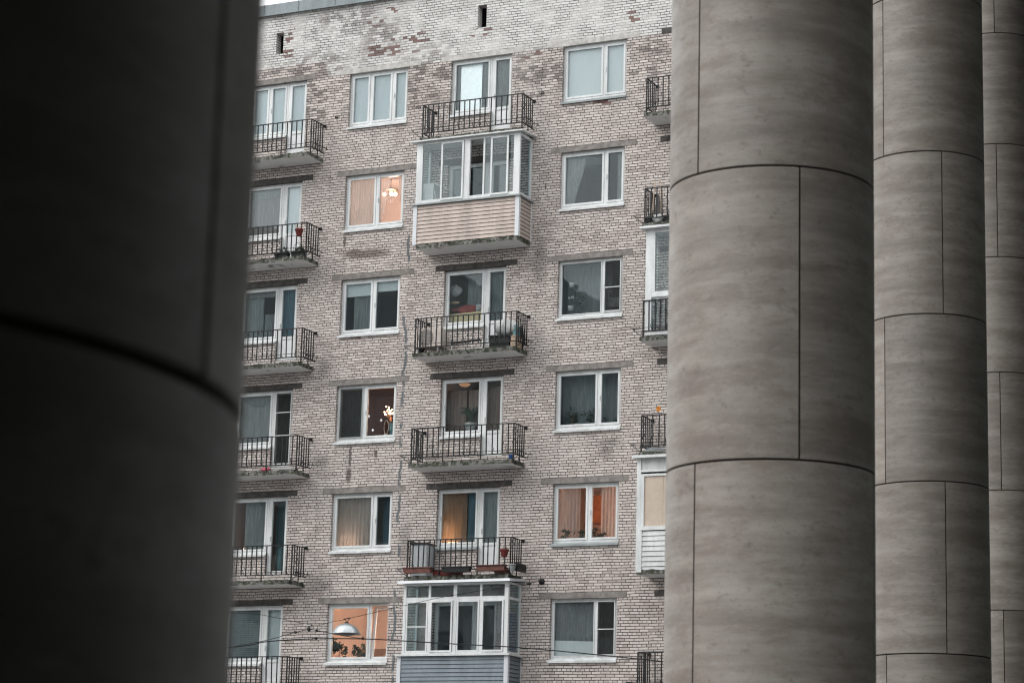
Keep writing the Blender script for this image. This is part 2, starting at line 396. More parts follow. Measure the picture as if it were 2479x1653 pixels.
# ------------------------------------------------------------------ the brick block
BLD = empty('apartment_building', (0, 0, 0), 'pale brick apartment block with iron balconies, standing across the street behind the columns', 'building')
AX, CX, EX = -6.50, 0.0, 6.62                     # balcony bays
A_W = dict(x0=.32+AX-.0, xm=1.55+AX, x1=2.20+AX)
OPEN = []                                         # openings: x0, x1, z0, z1
B0, B1, D0, D1 = -2.91, -1.03, 3.72, 5.60
for k in range(1, 7):
    z = ROW(k)
    OPEN += [(B0, B1, z-1.60, z), (D0, D1, z-1.60, z)]
    OPEN += [(B0+AX-.13, B1+AX-.13, z-1.60, z), (D0+EX, D1+EX, z-1.60, z)]
    for dx in (AX+AX, AX, CX, EX):
        OPEN += [(.32+dx, 1.55+dx, z-1.60, z), (1.55+dx, 2.20+dx, z-2.175, z)]
VENTS = [(-5.40, -5.16, Z0+9.88, Z0+10.53), (1.10, 1.37, Z0+9.86, Z0+10.52)]
OPEN += VENTS
TOP = Z0 + 11.10
WX0, WX1, WY1 = -15., 15., 12.
def facade():
    b = MB()
    xs = sorted({WX0, WX1, *[o[0] for o in OPEN], *[o[1] for o in OPEN]}); zs = sorted({0., TOP, *[o[2] for o in OPEN], *[o[3] for o in OPEN]})
    xs = [x for i, x in enumerate(xs) if i == 0 or x-xs[i-1] > 1e-5]; zs = [z for i, z in enumerate(zs) if i == 0 or z-zs[i-1] > 1e-5]
    def hollow(i, j):
        if not (0 <= i < len(xs)-1 and 0 <= j < len(zs)-1): return False
        cx, cz = (xs[i]+xs[i+1])/2, (zs[j]+zs[j+1])/2
        return any(o[0] < cx < o[1] and o[2] < cz < o[3] for o in OPEN)
    D = .26
    for i in range(len(xs)-1):
        for j in range(len(zs)-1):
            a, c, e, f = xs[i], xs[i+1], zs[j], zs[j+1]
            if not hollow(i, j):
                b.quad((a, 0, e), (c, 0, e), (c, 0, f), (a, 0, f)); continue
            if not hollow(i-1, j): b.quad((a, 0, e), (a, 0, f), (a, D, f), (a, D, e), 0)
            if not hollow(i+1, j): b.quad((c, 0, e), (c, D, e), (c, D, f), (c, 0, f), 0)
            if not hollow(i, j-1): b.quad((a, 0, e), (a, D, e), (c, D, e), (c, 0, e), 1)
            if not hollow(i, j+1): b.quad((a, 0, f), (c, 0, f), (c, D, f), (a, D, f), 1)
    b.quad((WX0, WY1, 0), (WX0, 0, 0), (WX0, 0, TOP), (WX0, WY1, TOP)); b.quad((WX1, 0, 0), (WX1, WY1, 0), (WX1, WY1, TOP), (WX1, 0, TOP))
    b.quad((WX1, WY1, 0), (WX0, WY1, 0), (WX0, WY1, TOP), (WX1, WY1, TOP)); b.quad((WX0, 0, TOP), (WX1, 0, TOP), (WX1, WY1, TOP), (WX0, WY1, TOP))
    return b.build('facade_wall', [MAT['brick'], MAT['reveal']], BLD)
facade()
# parapet flashing: sheet-metal panels with folded seams and a drip edge
pf = MB(); x = WX0-.1
while x < WX1:
    L = 1.18+random.uniform(-.04, .04); pf.box(x+.006, min(x+L, WX1+.1), -.10+random.uniform(-.006, .006), .35, TOP-.02+random.uniform(-.008, .008), TOP+.29); x += L
    pf.box(x-.012, x+.012, -.118, .36, TOP-.02, TOP+.298)
pf.box(WX0-.1, WX1+.1, -.125, -.085, TOP-.045, TOP-.025)
pf.build('roof_flashing', MAT['zinc'], BLD)
dr = MB()
for o in VENTS: dr.box(o[0]-.05, o[1]+.05, .24, .9, o[2]-.05, o[3]+.05)
dv = dr
for o in VENTS:
    q = MB(); a, c, e, f = o; Y = .7
    q.quad((a, .261, e), (a, .261, f), (a, Y, f), (a, Y, e)); q.quad((c, .261, e), (c, Y, e), (c, Y, f), (c, .261, f)); q.quad((a, Y, e), (a, Y, f), (c, Y, f), (c, Y, e))
    q.quad((a, .261, e), (a, Y, e), (c, Y, e), (c, .261, e)); q.quad((a, .261, f), (c, .261, f), (c, Y, f), (a, Y, f))
    q.build('vent_opening', MAT['dark'], BLD)
# concrete lintels, 3 mm proud of the brick
def lintel(x0, x1, z, mat, h=.145):
    b = MB(); n = 14; rnd = random.Random(int(x0*100+z*7)); y0 = -.012
    top = [z+h+rnd.uniform(-.006, .006) for _ in range(n+1)]; bot = [z-rnd.uniform(0, .010) for _ in range(n+1)]
    xx = [x0+(x1-x0)*i/n for i in range(n+1)]
    for i in range(n):
        b.quad((xx[i], y0, bot[i]), (xx[i+1], y0, bot[i+1]), (xx[i+1], y0, top[i+1]), (xx[i], y0, top[i]))
        b.quad((xx[i], .095, bot[i]), (xx[i+1], .095, bot[i+1]), (xx[i+1], y0, bot[i+1]), (xx[i], y0, bot[i]))
        b.quad((xx[i], y0, top[i]), (xx[i+1], y0, top[i+1]), (xx[i+1], .002, top[i+1]), (xx[i], .002, top[i]))
    b.quad((x0, y0, bot[0]), (x0, y0, top[0]), (x0, .002, top[0]), (x0, .002, bot[0])); b.quad((x1, y0, bot[n]), (x1, .002, bot[n]), (x1, .002, top[n]), (x1, y0, top[n]))
    b.build('lintel', mat, BLD)
for k in range(1, 7):
    z = ROW(k); r = lambda: random.uniform(-.05, .05)
    lintel((-3.27 if k == 1 else -3.18)+r(), -.62+r(), z, MAT['lintel_wash' if k == 1 else 'lintel'])
    lintel(3.40+r(), (6.02 if k == 1 else 5.90)+r(), z, MAT['lintel_wash' if k == 1 else 'lintel'])
    lintel(-3.18+AX-.13, -.62+AX-.13, z, MAT['lintel']); lintel(3.40+EX, 5.90+EX, z, MAT['lintel'])
    for dx in (AX+AX, AX, CX, EX):
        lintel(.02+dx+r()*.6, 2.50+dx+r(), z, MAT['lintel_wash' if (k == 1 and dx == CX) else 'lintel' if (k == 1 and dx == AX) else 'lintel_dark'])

# ------------------------------------------------------------------ windows, doors, rooms
def rect_frame(b, x0, x1, z0, z1, y0, y1, t, mi=0):
    b.box(x0, x0+t, y0, y1, z0, z1, mi); b.box(x1-t, x1, y0, y1, z0, z1, mi)
    b.box(x0+t, x1-t, y0, y1, z0, z0+t, mi); b.box(x0+t, x1-t, y0, y1, z1-t, z1, mi)
def make_pane(parent, x0, x1, z0, z1, y, mat=None):
    b = MB(); t = [random.uniform(-.004, .004) for _ in range(2)]
    b.hexa([(x, y+yy+t[0]*(x-x0)+t[1]*(z-z0), z) for z in (z0, z1) for yy in (0, .006) for x in (x0, x1)])
    return b.build('pane', mat or MAT['glass'], parent)
def net_mat():
    m = NT('mosquito_mesh'); d = m.n('ShaderNodeBsdfDiffuse'); m.put(d.inputs[0], (.035, .037, .036)); tr = m.n('ShaderNodeBsdfTransparent')
    nn = m.noise(m.scale(m.pos(), (8, 8, 1)), 3, 4); mx = m.n('ShaderNodeMixShader'); m.put(mx.inputs[0], m.ss(nn, .3, .7, .28, .42))
    m.t.links.new(d.outputs[0], mx.inputs[1]); m.t.links.new(tr.outputs[0], mx.inputs[2]); m.t.links.new(mx.outputs[0], m.out.inputs[0]); return m.mat
MAT['net'] = net_mat()
def screen(parent, x0, x1, z0, z1, bars=(), y=.075):
    b = MB(); rect_frame(b, x0, x1, z0, z1, y-.012, y, .022)
    for q in bars: b.box(x0+.022, x1-.022, y-.012, y, z0+(z1-z0)*q-.012, z0+(z1-z0)*q+.012)
    s = b.build('screen_frame', MAT['upvc'] if bars else MAT['greysill'], parent)
    n = MB(); n.quad((x0, y-.004, z0), (x1, y-.004, z0), (x1, y-.004, z1), (x0, y-.004, z1)); n.build('mosquito_screen', MAT['net'], parent)
def sill(parent, x0, x1, z, mat):
    b = MB(); a, e = x0-.02, x1+.02
    b.hexa([(a, -.055, z-.045), (e, -.055, z-.045), (x0+.002, .10, z+.005), (x1-.002, .10, z+.005), (a, -.055, z-.005), (e, -.055, z-.005), (x0+.002, .10, z+.055), (x1-.002, .10, z+.055)])
    b.box(a, e, -.060, -.05, z-.062, z-.004)
    b.build('sill', mat, parent)
def window(k, x0, x1, mulls, label=None, screens={}, sillmat=None, fixed=(), tilt=None, sash_t=.055):
    """white plastic window in the opening x0..x1 of row k; mulls: x of the mullion centres"""
    z1 = ROW(k); z0 = z1-1.60; y0, y1 = .10, .17; zb = z0+.05
    b = MB(); t = .062
    rect_frame(b, x0+.003, x1-.003, zb, z1-.006, y0, y1, t)
    edges = [x0+t] + [q for mx in mulls for q in (mx-.03, mx+.03)] + [x1-t]
    for mx in mulls: b.box(mx-.03, mx+.03, y0+.001, y1, zb+t, z1-.006-t)
    leaves = [(edges[2*i], edges[2*i+1]) for i in range(len(mulls)+1)]
    f = None; todo = []
    for i, (a, c) in enumerate(leaves):
        s_ = .022 if i in fixed else sash_t
        zl, zh = zb+t, z1-.006-t
        if tilt == i:
            todo.append((i, a, c, zl, zh, s_)); continue
        rect_frame(b, a+.002, c-.002, zl+.002, zh-.002, y0-.014, y1-.012, s_)
        todo.append((i, a, c, zl, zh, s_))
    f = b.build('window', MAT['upvc'], BLD)
    if label: f['label'] = label
    for i, a, c, zl, zh, s_ in todo:
        if tilt == i:
            q = MB(); rect_frame(q, a+.004, c-.004, 0, zh-zl-.02, 0, .06, s_)
            o = q.build('opening_sash', MAT['upvc'], f, origin=(0, 0, 0)); o.location = (0, y0+.05, zl+.01); o.rotation_euler = (R_(-6), 0, 0)
            p = MB(); p.box(a+s_, c-s_, .03, .036, s_, zh-zl-.02-s_); o2 = p.build('pane', MAT['glass'], f); o2.location = o.location; o2.rotation_euler = o.rotation_euler
        else:
            make_pane(f, a+s_-.004, c-s_+.004, zl+s_-.004, zh-s_+.004, y0+.03)
        if i in screens: screen(f, a+.02, c-.02, zl+.02, zh-.01, screens[i])
    sill(f, x0, x1, z0+.003, sillmat or MAT['sillm'])
    if leaves:
        h = MB(); a, c = leaves[-1]; h.box(a+.012, a+.030, y0-.045, y0-.010, zb+.72, zb+.84); h.build('handle', MAT['upvc'], f)
    return f
def balcony_door(k, x0, x1, label=None, screens=None, full=False, open_deg=0):
    z1 = ROW(k); z0 = z1-2.17; y0, y1 = .10, .17
    b = MB(); t = .055
    rect_frame(b, x0+.003, x1-.003, z0, z1-.006, y0, y1, t)
    a, c, zl, zh = x0+t, x1-t, z0+t, z1-.006-t; s_ = .06
    f = b.build('balcony_door', MAT['upvc'], BLD)
    if label: f['label'] = label
    lf = MB(); rect_frame(lf, a+.003, c-.003, zl+.003, zh-.003, y0-.014, y1-.012, s_)
    zm = z0+.66
    if not full: lf.box(a+s_, c-s_, y0-.013, y1-.013, zm-.04, zm+.04)
    lf.build('door_leaf', MAT['upvc'], f)
    make_pane(f, a+s_-.004, c-s_+.004, (zl+s_ if full else zm+.036), zh-s_+.004, y0+.03)
    if not full: p = MB(); p.box(a+s_-.002, c-s_+.002, y0+.005, y0+.04, zl+s_-.002, zm-.038); p.build('door_panel', MAT['panel'], f)
    if screens: screen(f, a+.015, c-.015, (zl if full else zm)+.02, zh-.01, screens, .07)
    h = MB(); h.box(a+.02, a+.04, y0-.05, y0-.012, z0+.95, z0+1.08); h.build('handle', MAT['upvc'], f)
    return f
def room(x0, x1, k, mat, depth=3.2, zlo=-2.32, zhi=.28):
    z0, z1 = ROW(k)+zlo, ROW(k)+zhi; a, c, y, Y = x0-.5, x1+.5, .03, depth
    b = MB()
    b.quad((a, y, z0), (a, Y, z0), (a, Y, z1), (a, y, z1)); b.quad((c, y, z0), (c, y, z1), (c, Y, z1), (c, Y, z0)); b.quad((a, Y, z0), (c, Y, z0), (c, Y, z1), (a, Y, z1))
    b.quad((a, y, z1), (a, Y, z1), (c, Y, z1), (c, y, z1)); b.quad((a, y, z0), (c, y, z0), (c, Y, z0), (a, Y, z0))
    # inner face of the outer wall below and beside the opening is closed by the facade sheet
    b.build('room', mat, BLD)
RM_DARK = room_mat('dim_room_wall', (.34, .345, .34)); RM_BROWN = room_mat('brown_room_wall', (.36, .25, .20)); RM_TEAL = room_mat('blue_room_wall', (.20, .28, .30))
RM_PEACH = room_mat('peach_room_wall', (.76, .64, .57)); RM_PALE = room_mat('pale_room_wall', (.52, .51, .49)); RM_ORANGE = room_mat('terracotta_room_wall', (.30, .17, .13))

def bay(dx): return .32+dx, 1.55+dx, 2.20+dx
# column A (left balconies)
a0, am, a1 = bay(AX)
window(1, a0, am, [a0+.615], 'two white framed panes with pale sheets for reflected sky'); balcony_door(1, am, a1)
for k in range(2, 7):
    window(k, a0, am, [], sash_t=.05)
    balcony_door(k, am, a1, screens={4: (.40, .72)}.get(k), full=k in (4, 5), label={4: 'balcony door with a dark insect screen and two bars', 5: 'fully glazed white balcony door'}.get(k))
# column B
window(1, B0, B1, [-2.25, -1.54]); window(2, B0, B1, [-1.93]); window(3, B0, B1, [-1.91]); window(4, B0, B1, [-2.06], screens={0: ()}, label='window with dark insect screen over the left leaf')
window(5, B0, B1, [-1.64]); window(6, B0, B1, [-1.63], tilt=1, label='window with the narrow right sash tilted open')
# column C
c0, cm, c1 = bay(CX)
for k in range(1, 7):
    window(k, c0, cm, [], sash_t=.05, sillmat=MAT['greysill'] if k == 5 else None)
    balcony_door(k, cm, c1, screens={5: ()}.get(k), label={5: 'white balcony door with dark insect screen'}.get(k))
# column D
window(1, D0, D1, [D0+1.20], sillmat=MAT['greysill']); window(2, D0, D1, [D0+1.28]); window(3, D0, D1, [D0+1.27], screens={1: (.47,)}, fixed=(0,), label='window with dark insect screen over the right leaf')
window(4, D0, D1, [D0+1.21]); window(5, D0, D1, [D0+1.0], sillmat=MAT['greysill']); window(6, D0, D1, [D0+1.25], screens={1: (.48,)}, fixed=(0,))
e0, em, e1 = bay(EX)
for k in (1, 2, 4, 6):
    window(k, e0, em, []); balcony_door(k, em, e1)
for k in (3, 5):
    window(k, e0, em, []); balcony_door(k, em, e1)

z0_, zm_, z1_ = bay(AX+AX)
for k in range(1, 7):                                   # the bays to either side, past the columns
    window(k, z0_, zm_, []); balcony_door(k, zm_, z1_)
    window(k, B0+AX-.13, B1+AX-.13, [B0+AX-.13+1.0]); window(k, D0+EX, D1+EX, [D0+EX+1.24])
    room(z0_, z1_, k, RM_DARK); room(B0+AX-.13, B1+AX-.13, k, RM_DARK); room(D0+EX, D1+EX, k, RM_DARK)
rooms = {('A', 5): RM_BROWN, ('B', 2): RM_PEACH, ('B', 4): RM_ORANGE, ('B', 5): RM_TEAL, ('B', 6): RM_PEACH, ('C', 3): RM_PALE, ('C', 4): RM_BROWN, ('C', 5): RM_TEAL, ('D', 3): RM_TEAL, ('D', 5): RM_PEACH, ('B', 3): RM_TEAL, ('D', 4): RM_TEAL}
for k in range(1, 7):
    for n, (p, q) in dict(A=(a0, a1), B=(B0, B1), C=(c0, c1), D=(D0, D1), E=(e0, e1)).items():
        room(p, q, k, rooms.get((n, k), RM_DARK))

# ------------------------------------------------------------------ balconies
def slab_mesh(seed=3):
    b = MB(); x0, x1, y0, y1, zt, zb = -.16, 2.88, -.80, .0, -2.42, -2.535
    n, mm = 40, 10; rnd = random.Random(seed)
    def P(i, j, top):
        x = x0+(x1-x0)*i/n; y = y0+(y1-y0)*j/mm
        e = (i in (0, n)) or j == 0
        jx = rnd.uniform(-.012, .012) if e else 0
        return (x+jx, y+(rnd.uniform(-.014, .006) if j == 0 else 0), (zt+rnd.uniform(-.012, .018)*e) if top else zb+(rnd.uniform(-.008, .008) if e else 0))
    T = [[P(i, j, True) for j in range(mm+1)] for i in range(n+1)]; Bm = [[P(i, j, False) for j in range(mm+1)] for i in range(n+1)]
    for i in range(n):
        for j in range(mm):
            b.quad(T[i][j], T[i+1][j], T[i+1][j+1], T[i][j+1], 0); b.quad(Bm[i][j], Bm[i][j+1], Bm[i+1][j+1], Bm[i+1][j], 1)
        b.quad(Bm[i][0], Bm[i+1][0], T[i+1][0], T[i][0], 0)
    for j in range(mm):
        b.quad(Bm[0][j+1], Bm[0][j], T[0][j], T[0][j+1], 0); b.quad(Bm[n][j], Bm[n][j+1], T[n][j+1], T[n][j], 0)
    return b
def railing_mesh(seed=0):
    b = MB(); rr_ = random.Random(seed); r = .009; x0, x1, yf = -.10, 2.91, -.76; zt, zb = -1.47, -2.27; q = .0125
    b.box(x0-.012, x1+.012, yf-.016, yf+.016, zt-.012, zt+.012); b.box(x0-.01, x1+.01, yf-.013, yf+.013, zb-.013, zb+.013)
    for xx in (x0, x1):
        b.box(xx-.015, xx+.015, yf+.016, .03, zt-.011, zt+.011); b.box(xx-.012, xx+.012, yf+.013, .03, zb-.012, zb+.012)
        b.box(xx-.016, xx+.016, yf-.016, yf+.016, -2.44, zt-.012)
        b.box(xx-.035, xx+.035, -.07, .0, zt-.035, zt+.035)
        for j in range(1, 6):
            yy = yf+.76*j/6; b.box(xx-q, xx+q, yy-q, yy+q, zb-.005 if j % 3 else -2.43, zt)
    for i in range(1, 19):
        xx = x0+(x1-x0)*i/19+rr_.uniform(-.01, .01); za = -2.45 if i in (6, 13) else zb; sw = [rr_.uniform(-.014, .014) for _ in range(4)]
        b.hexa([(xx-q+sw[0], yf-q, za), (xx+q+sw[0], yf-q, za), (xx-q+sw[0], yf+q, za), (xx+q+sw[0], yf+q, za), (xx-q+sw[1], yf-q, zt), (xx+q+sw[1], yf-q, zt), (xx-q+sw[1], yf+q, zt), (xx+q+sw[1], yf+q, zt)])
    return b
def holder_mesh(seed=0):
    """outer rod cage for flower boxes, with hooked uprights"""
    b = MB(); x0, x1, yf = -.10, 2.91, -.76; yo = -.96; z = -2.225
    rod = [(-.36, yo+.14, z), (-.34, yo, z), (3.1, yo, z), (3.16, yo+.14, z)]
    b.tube(rod, .008, 5); b.tube([(-.36, yo+.14, z), (-.10, -.55, z)], .008, 5); b.tube([(3.16, yo+.14, z), (2.91, -.55, z)], .008, 5)
    b.tube([(-.36, yo+.14, z), (-.22, yf, z-.12), (-.1, yf+.06, z-.19)], .009, 5); b.tube([(3.16, yo+.14, z), (3.03, yf, z-.12), (2.91, yf+.06, z-.19)], .009, 5)
    rnd = random.Random(5+seed)
    for i in range(7):
        xx = .2+i*.44+rnd.uniform(-.04, .04); s_ = rnd.uniform(-.05, .05)
        b.tube([(xx, yf, z-.05), (xx, yf-.10, z-.075), (xx, yo, z-.03), (xx+s_, yo-.01, z+.05), (xx+s_-.02, yo+.02, z+.09)], .008, 5)
    for yy in (-.62, -.42, -.22):
        b.tube([(2.91, yy, z-.05), (3.06, yy, z-.07), (3.12, yy, z+.02), (3.10, yy, z+.09)], .008, 5)
    b.tube([(3.10, yo, z), (3.13, -.15, z)], .008, 5)
    return b
nbal = 0
def balcony(dx, k, rail=True, label=None):
    global nbal
    nbal += 1
    s_ = slab_mesh(nbal).build('balcony', [MAT['edge'], MAT['under']], BLD)
    if rail:
        railing_mesh(nbal).build('railing', MAT['iron'], s_); holder_mesh(nbal).build('flower_holder', MAT['iron'], s_)
    s_.location = (dx, 0, ROW(k))
    if label: s_['label'] = label
    return s_
for k in range(1, 7): balcony(AX-.05, k)
for k in range(1, 7): balcony(AX+AX-.05, k)
for k in (1, 3, 4, 5): balcony(CX, k)
for k in (2, 6): balcony(CX, k, False, {2: 'bare grey underside slab of the beige glazed balcony'}.get(k))
for k in (1, 2, 3, 4, 6): balcony(EX, k)
balcony(EX, 5, False)

def siding(parent, x0, x1, yf, z0, z1, mat, n, trimmat, name='siding'):
    """lap boards on the front and both ends of an enclosed balcony"""
    b = MB(); h = (z1-z0)/n
    for i in range(n):
        a, c = z0+i*h, z0+(i+1)*h-.012
        b.hexa([(x0+.05, yf-.022, a), (x1-.05, yf-.022, a), (x0+.05, yf+.02, a), (x1-.05, yf+.02, a), (x0+.05, yf-.006, c), (x1-.05, yf-.006, c), (x0+.05, yf+.02, c), (x1-.05, yf+.02, c)])
        for xx, s_ in ((x0, -1), (x1, 1)):
            b.hexa([(xx+min(.022*s_, -.02*s_), yf+.05, a), (xx+max(.022*s_, -.02*s_), yf+.05, a), (xx+min(.022*s_, -.02*s_), -.03, a), (xx+max(.022*s_, -.02*s_), -.03, a),
                    (xx+min(.006*s_, -.02*s_), yf+.05, c), (xx+max(.006*s_, -.02*s_), yf+.05, c), (xx+min(.006*s_, -.02*s_), -.03, c), (xx+max(.006*s_, -.02*s_), -.03, c)])
    b.build(name, mat, parent)
    for xx, s_ in ((x0, 1), (x1, -1)):
        t = MB()
        t.box(min(xx-.03*s_, xx+.085*s_), max(xx-.03*s_, xx+.085*s_), yf-.03, yf+.006, z0-.02, z1); t.box(xx-.03, xx+.03, yf+.004, yf+.07, z0-.021, z1-.002)
        t.build('corner_trim', trimmat, parent)
        t = MB(); t.box(xx-.028, xx+.028, -.03, -.002, z0-.02, z1); t.build('wall_trim', trimmat, parent)
    bk = MB(); bk.box(x0+.03, x1-.03, yf+.03, yf+.045, z0, z1); bk.box(x0+.03, x0+.045, yf+.05, -.005, z0, z1); bk.box(x1-.045, x1-.03, yf+.05, -.005, z0, z1)
    bk.build('backing_board', MAT['mortar'], parent)

# --- beige glazed balcony, second floor from the top
yf = -.78
zb, zt = Z0+4.72, Z0+6.46
f = MB()
for a, c in ((-.24, -.06), (1.215, 1.385), (2.70, 2.88)): f.box(a, c, yf, yf+.07, zb, zt)
f.box(-.06, 1.215, yf+.004, yf+.066, zb, zb+.10); f.box(1.385, 2.70, yf+.004, yf+.066, zb, zb+.10); f.box(-.06, 1.215, yf+.004, yf+.066, zt-.07, zt); f.box(1.385, 2.70, yf+.004, yf+.066, zt-.07, zt)
f.box(.505, .565, yf+.01, yf+.06, zb+.10, zt-.07); f.box(1.78, 1.83, yf+.01, yf+.06, zb+.10, zt-.07)
for xx in (-.24, 2.82):
    f.box(xx+.003, xx+.057, yf+.0705, -.07, zb, zb+.09); f.box(xx+.003, xx+.057, yf+.0705, -.07, zt-.08, zt); f.box(xx, xx+.06, -.0695, -.004, zb, zt)
gb = f.build('glazed_balcony', MAT['upvc'], BLD); gb['label'] = 'glazed balcony with white frames above beige siding'
def sash(parent, x0, x1, z0, z1, y, t=.05):
    s_ = MB(); rect_frame(s_, x0, x1, z0, z1, y-.02, y+.015, t); s_.build('sliding_sash', MAT['upvc'], parent); make_pane(parent, x0+t-.003, x1-t+.003, z0+t-.003, z1-t+.003, y)
make_pane(gb, -.055, .50, zb+.10, zt-.07, yf+.03); make_pane(gb, 1.84, 2.03, zb+.10, zt-.07, yf+.04); make_pane(gb, 2.50, 2.695, zb+.10, zt-.07, yf+.04)
sash(gb, .52, 1.205, zb+.05, zt-.06, yf-.006); sash(gb, 2.02, 2.55, zb+.05, zt-.06, yf-.006)
for xx in (-.21, 2.85): p = MB(); p.box(xx-.003, xx+.003, yf+.07, -.07, zb+.09, zt-.08); p.build('pane', MAT['glass'], gb)
q = MB(); q.hexa([(-.42, -.90, zt+.0), (3.0, -.90, zt+.0), (-.42, -.0, zt+.055), (3.0, -.0, zt+.055), (-.42, -.90, zt+.035), (3.0, -.90, zt+.035), (-.42, -.0, zt+.085), (3.0, -.0, zt+.085)]); q.build('canopy', MAT['upvc'], gb)
q = MB(); q.box(-.33, 2.96, -.86, -.66, zb-.045, zb-.003); q.box(2.84, 2.96, -.66, -.003, zb-.045, zb-.003); q.box(-.33, -.2, -.66, -.003, zb-.045, zb-.003); q.build('ledge', MAT['greysill'], gb)
siding(gb, -.25, 2.88, yf, Z0+3.60, zb-.045, MAT['beige'], 10, MAT['trim'])
# --- grey glazed balcony, lowest floor in view
zb, zt = Z0-7.46, Z0-5.62
f = MB()
for a, c in ((-.17, -.09), (2.78, 2.89)): f.box(a, c, yf, yf+.08, zb, zt)
for xm_, hw in ((.60, .03), (1.35, .05), (2.10, .03)): f.box(xm_-hw, xm_+hw, yf+.004, yf+.07, zb, zt)
segs = [(-.09, .57), (.63, 1.30), (1.40, 2.07), (2.13, 2.78)]
for a, c in segs:
    f.box(a, c, yf+.005, yf+.065, zt-.05, zt); f.box(a, c, yf+.005, yf+.065, zt-.46, zt-.36); f.box(a, c, yf+.005, yf+.065, zb, zb+.06)
for xx in (-.17, 2.83):
    f.box(xx+.003, xx+.057, yf+.0805, -.07, zb, zb+.06); f.box(xx+.003, xx+.057, yf+.0805, -.07, zt-.44, zt-.38); f.box(xx+.003, xx+.057, yf+.0805, -.07, zt-.05, zt); f.box(xx, xx+.06, -.0695, -.004, zb, zt)
gg = f.build('glazed_balcony', MAT['upvc'], BLD); gg['label'] = 'glazed balcony with white frames above blue-grey siding'
for i, (a, c) in enumerate(segs):
    make_pane(gg, a, c, zt-.36, zt-.05, yf+.035)
    sash(gg, a+.01, c-.01, zb+.05, zt-.455, yf+.0 if i % 2 else yf+.02, .045)
q = MB(); q.box(-.05, .53, yf-.003, yf+.012, Z0-6.76, Z0-6.73); q.build('glazing_bar', MAT['upvc'], gg)
for xx in (-.14, 2.86): p = MB(); p.box(xx-.003, xx+.003, yf+.08, -.07, zb+.06, zt-.05); p.build('pane', MAT['glass'], gg)
q = MB(); q.hexa([(-.30, -.93, zt+.0), (2.99, -.93, zt+.0), (-.30, -.0, zt+.08), (2.99, -.0, zt+.08), (-.28, -.91, zt+.07), (2.97, -.91, zt+.07), (-.28, -.0, zt+.15), (2.97, -.0, zt+.15)]); q.build('canopy', MAT['trim'], gg)
q = MB(); q.box(-.32, 3.0, -.87, -.66, zb-.05, zb-.003); q.box(2.87, 3.0, -.66, -.003, zb-.05, zb-.003); q.box(-.32, -.15, -.66, -.003, zb-.05, zb-.003); q.build('ledge', MAT['upvc'], gg)
siding(gg, -.26, 2.91, yf, Z0-8.46, zb-.05, MAT['grey'], 9, MAT['trim'])
def lining(parent, z, ztop):
    q = MB(); q.box(-.15, .30, -.014, -.002, z-2.40, ztop); q.box(2.22, 2.82, -.014, -.002, z-2.40, ztop); q.box(.303, 2.217, -.013, -.002, z+.004, ztop); q.box(.303, 1.53, -.0135, -.002, z-2.40, z-1.66)
    q.build('wall_lining', plain('painted_plaster_lining', (.46, .45, .43), .85, .22, 3), parent)
lining(gg, ROW(6), Z0-5.63)
# --- glazed balconies half hidden by the column
zb, zt = Z0+.62, Z0+3.42
f = MB(); x0, x1 = 6.56, 9.45
for a, c in ((x0, x0+.17), (x0+1.35, x0+1.50), (x1-.17, x1)): f.box(a, c, yf+.03, yf+.10, zb, zt)
for a, c in ((x0+.17, x0+1.35), (x0+1.50, x1-.17)):
    f.box(a, c, yf+.034, yf+.096, zb, zb+.12); f.box(a, c, yf+.034, yf+.096, zt-.10, zt); f.box(a, c, yf+.034, yf+.096, Z0+1.62, Z0+1.76)
    f.box(a, a+.09, yf+.03, yf+.092, Z0+1.76, zt-.10)
f.box(x0, x0+.06, yf+.105, -.004, zt-.06, zt); f.box(x0, x0+.06, yf+.105, -.004, Z0+1.62, Z0+1.70)
ge = f.build('glazed_balcony', MAT['upvc'], BLD); ge['label'] = 'tall white glazed balcony behind a black railing'
for a, c in ((x0+.17, x0+1.35), (x0+1.50, x1-.17)): make_pane(ge, a, c, Z0+1.76, zt-.10, yf+.06); make_pane(ge, a, c, zb+.12, Z0+1.62, yf+.06)
p = MB(); p.box(x0+.03, x0+.036, yf+.10, -.005, zb, zt-.06); p.build('pane', MAT['glass'], ge)
q = MB(); q.box(x0-.12, x1+.12, -.92, 0, zt+.002, zt+.06); q.build('canopy', MAT['upvc'], ge)
zb, zt = Z0-4.42, Z0-2.58
f = MB(); x0, x1 = 6.42, 9.45
for a, c in ((x0, x0+.11), (x0+1.4, x0+1.5), (x1-.11, x1)): f.box(a, c, yf, yf+.07, Z0-5.48, zt)
for a, c in ((x0+.11, x0+1.4), (x0+1.5, x1-.11)):
    f.box(a, c, yf+.004, yf+.066, zt-.35, zt-.30); f.box(a, c, yf+.004, yf+.066, zt-.46, zt-.40); f.box(a, c, yf-.03, yf+.066, zb, zb+.10); f.box(a, a+.09, yf+.003, yf+.067, zb+.10, zt-.46)
f.box(x0, x0+.06, yf+.0705, -.004, zt-.35, zt-.30); f.box(x0, x0+.06, yf+.0705, -.004, zb, zb+.10)
gw = f.build('glazed_balcony', MAT['upvc'], BLD); gw['label'] = 'balcony boarded up with chipboard above white siding'
q = MB()
for a, c in ((x0+.11, x0+1.4), (x0+1.5, x1-.11)):
    q.box(a+.09, a+.60, yf+.03, yf+.05, zb+.10, zt-.46); q.box(a+.606, c, yf+.028, yf+.048, zb+.10, zt-.46)
q.build('chipboard_infill', MAT['wood'], gw)
q = MB(); q.box(x0+.11, x1-.11, yf+.03, yf+.05, zt-.30, zt); q.box(x0+.02, x0+.04, yf+.072, -.004, zb, zt); q.build('fascia_board', MAT['white_sid'], gw)
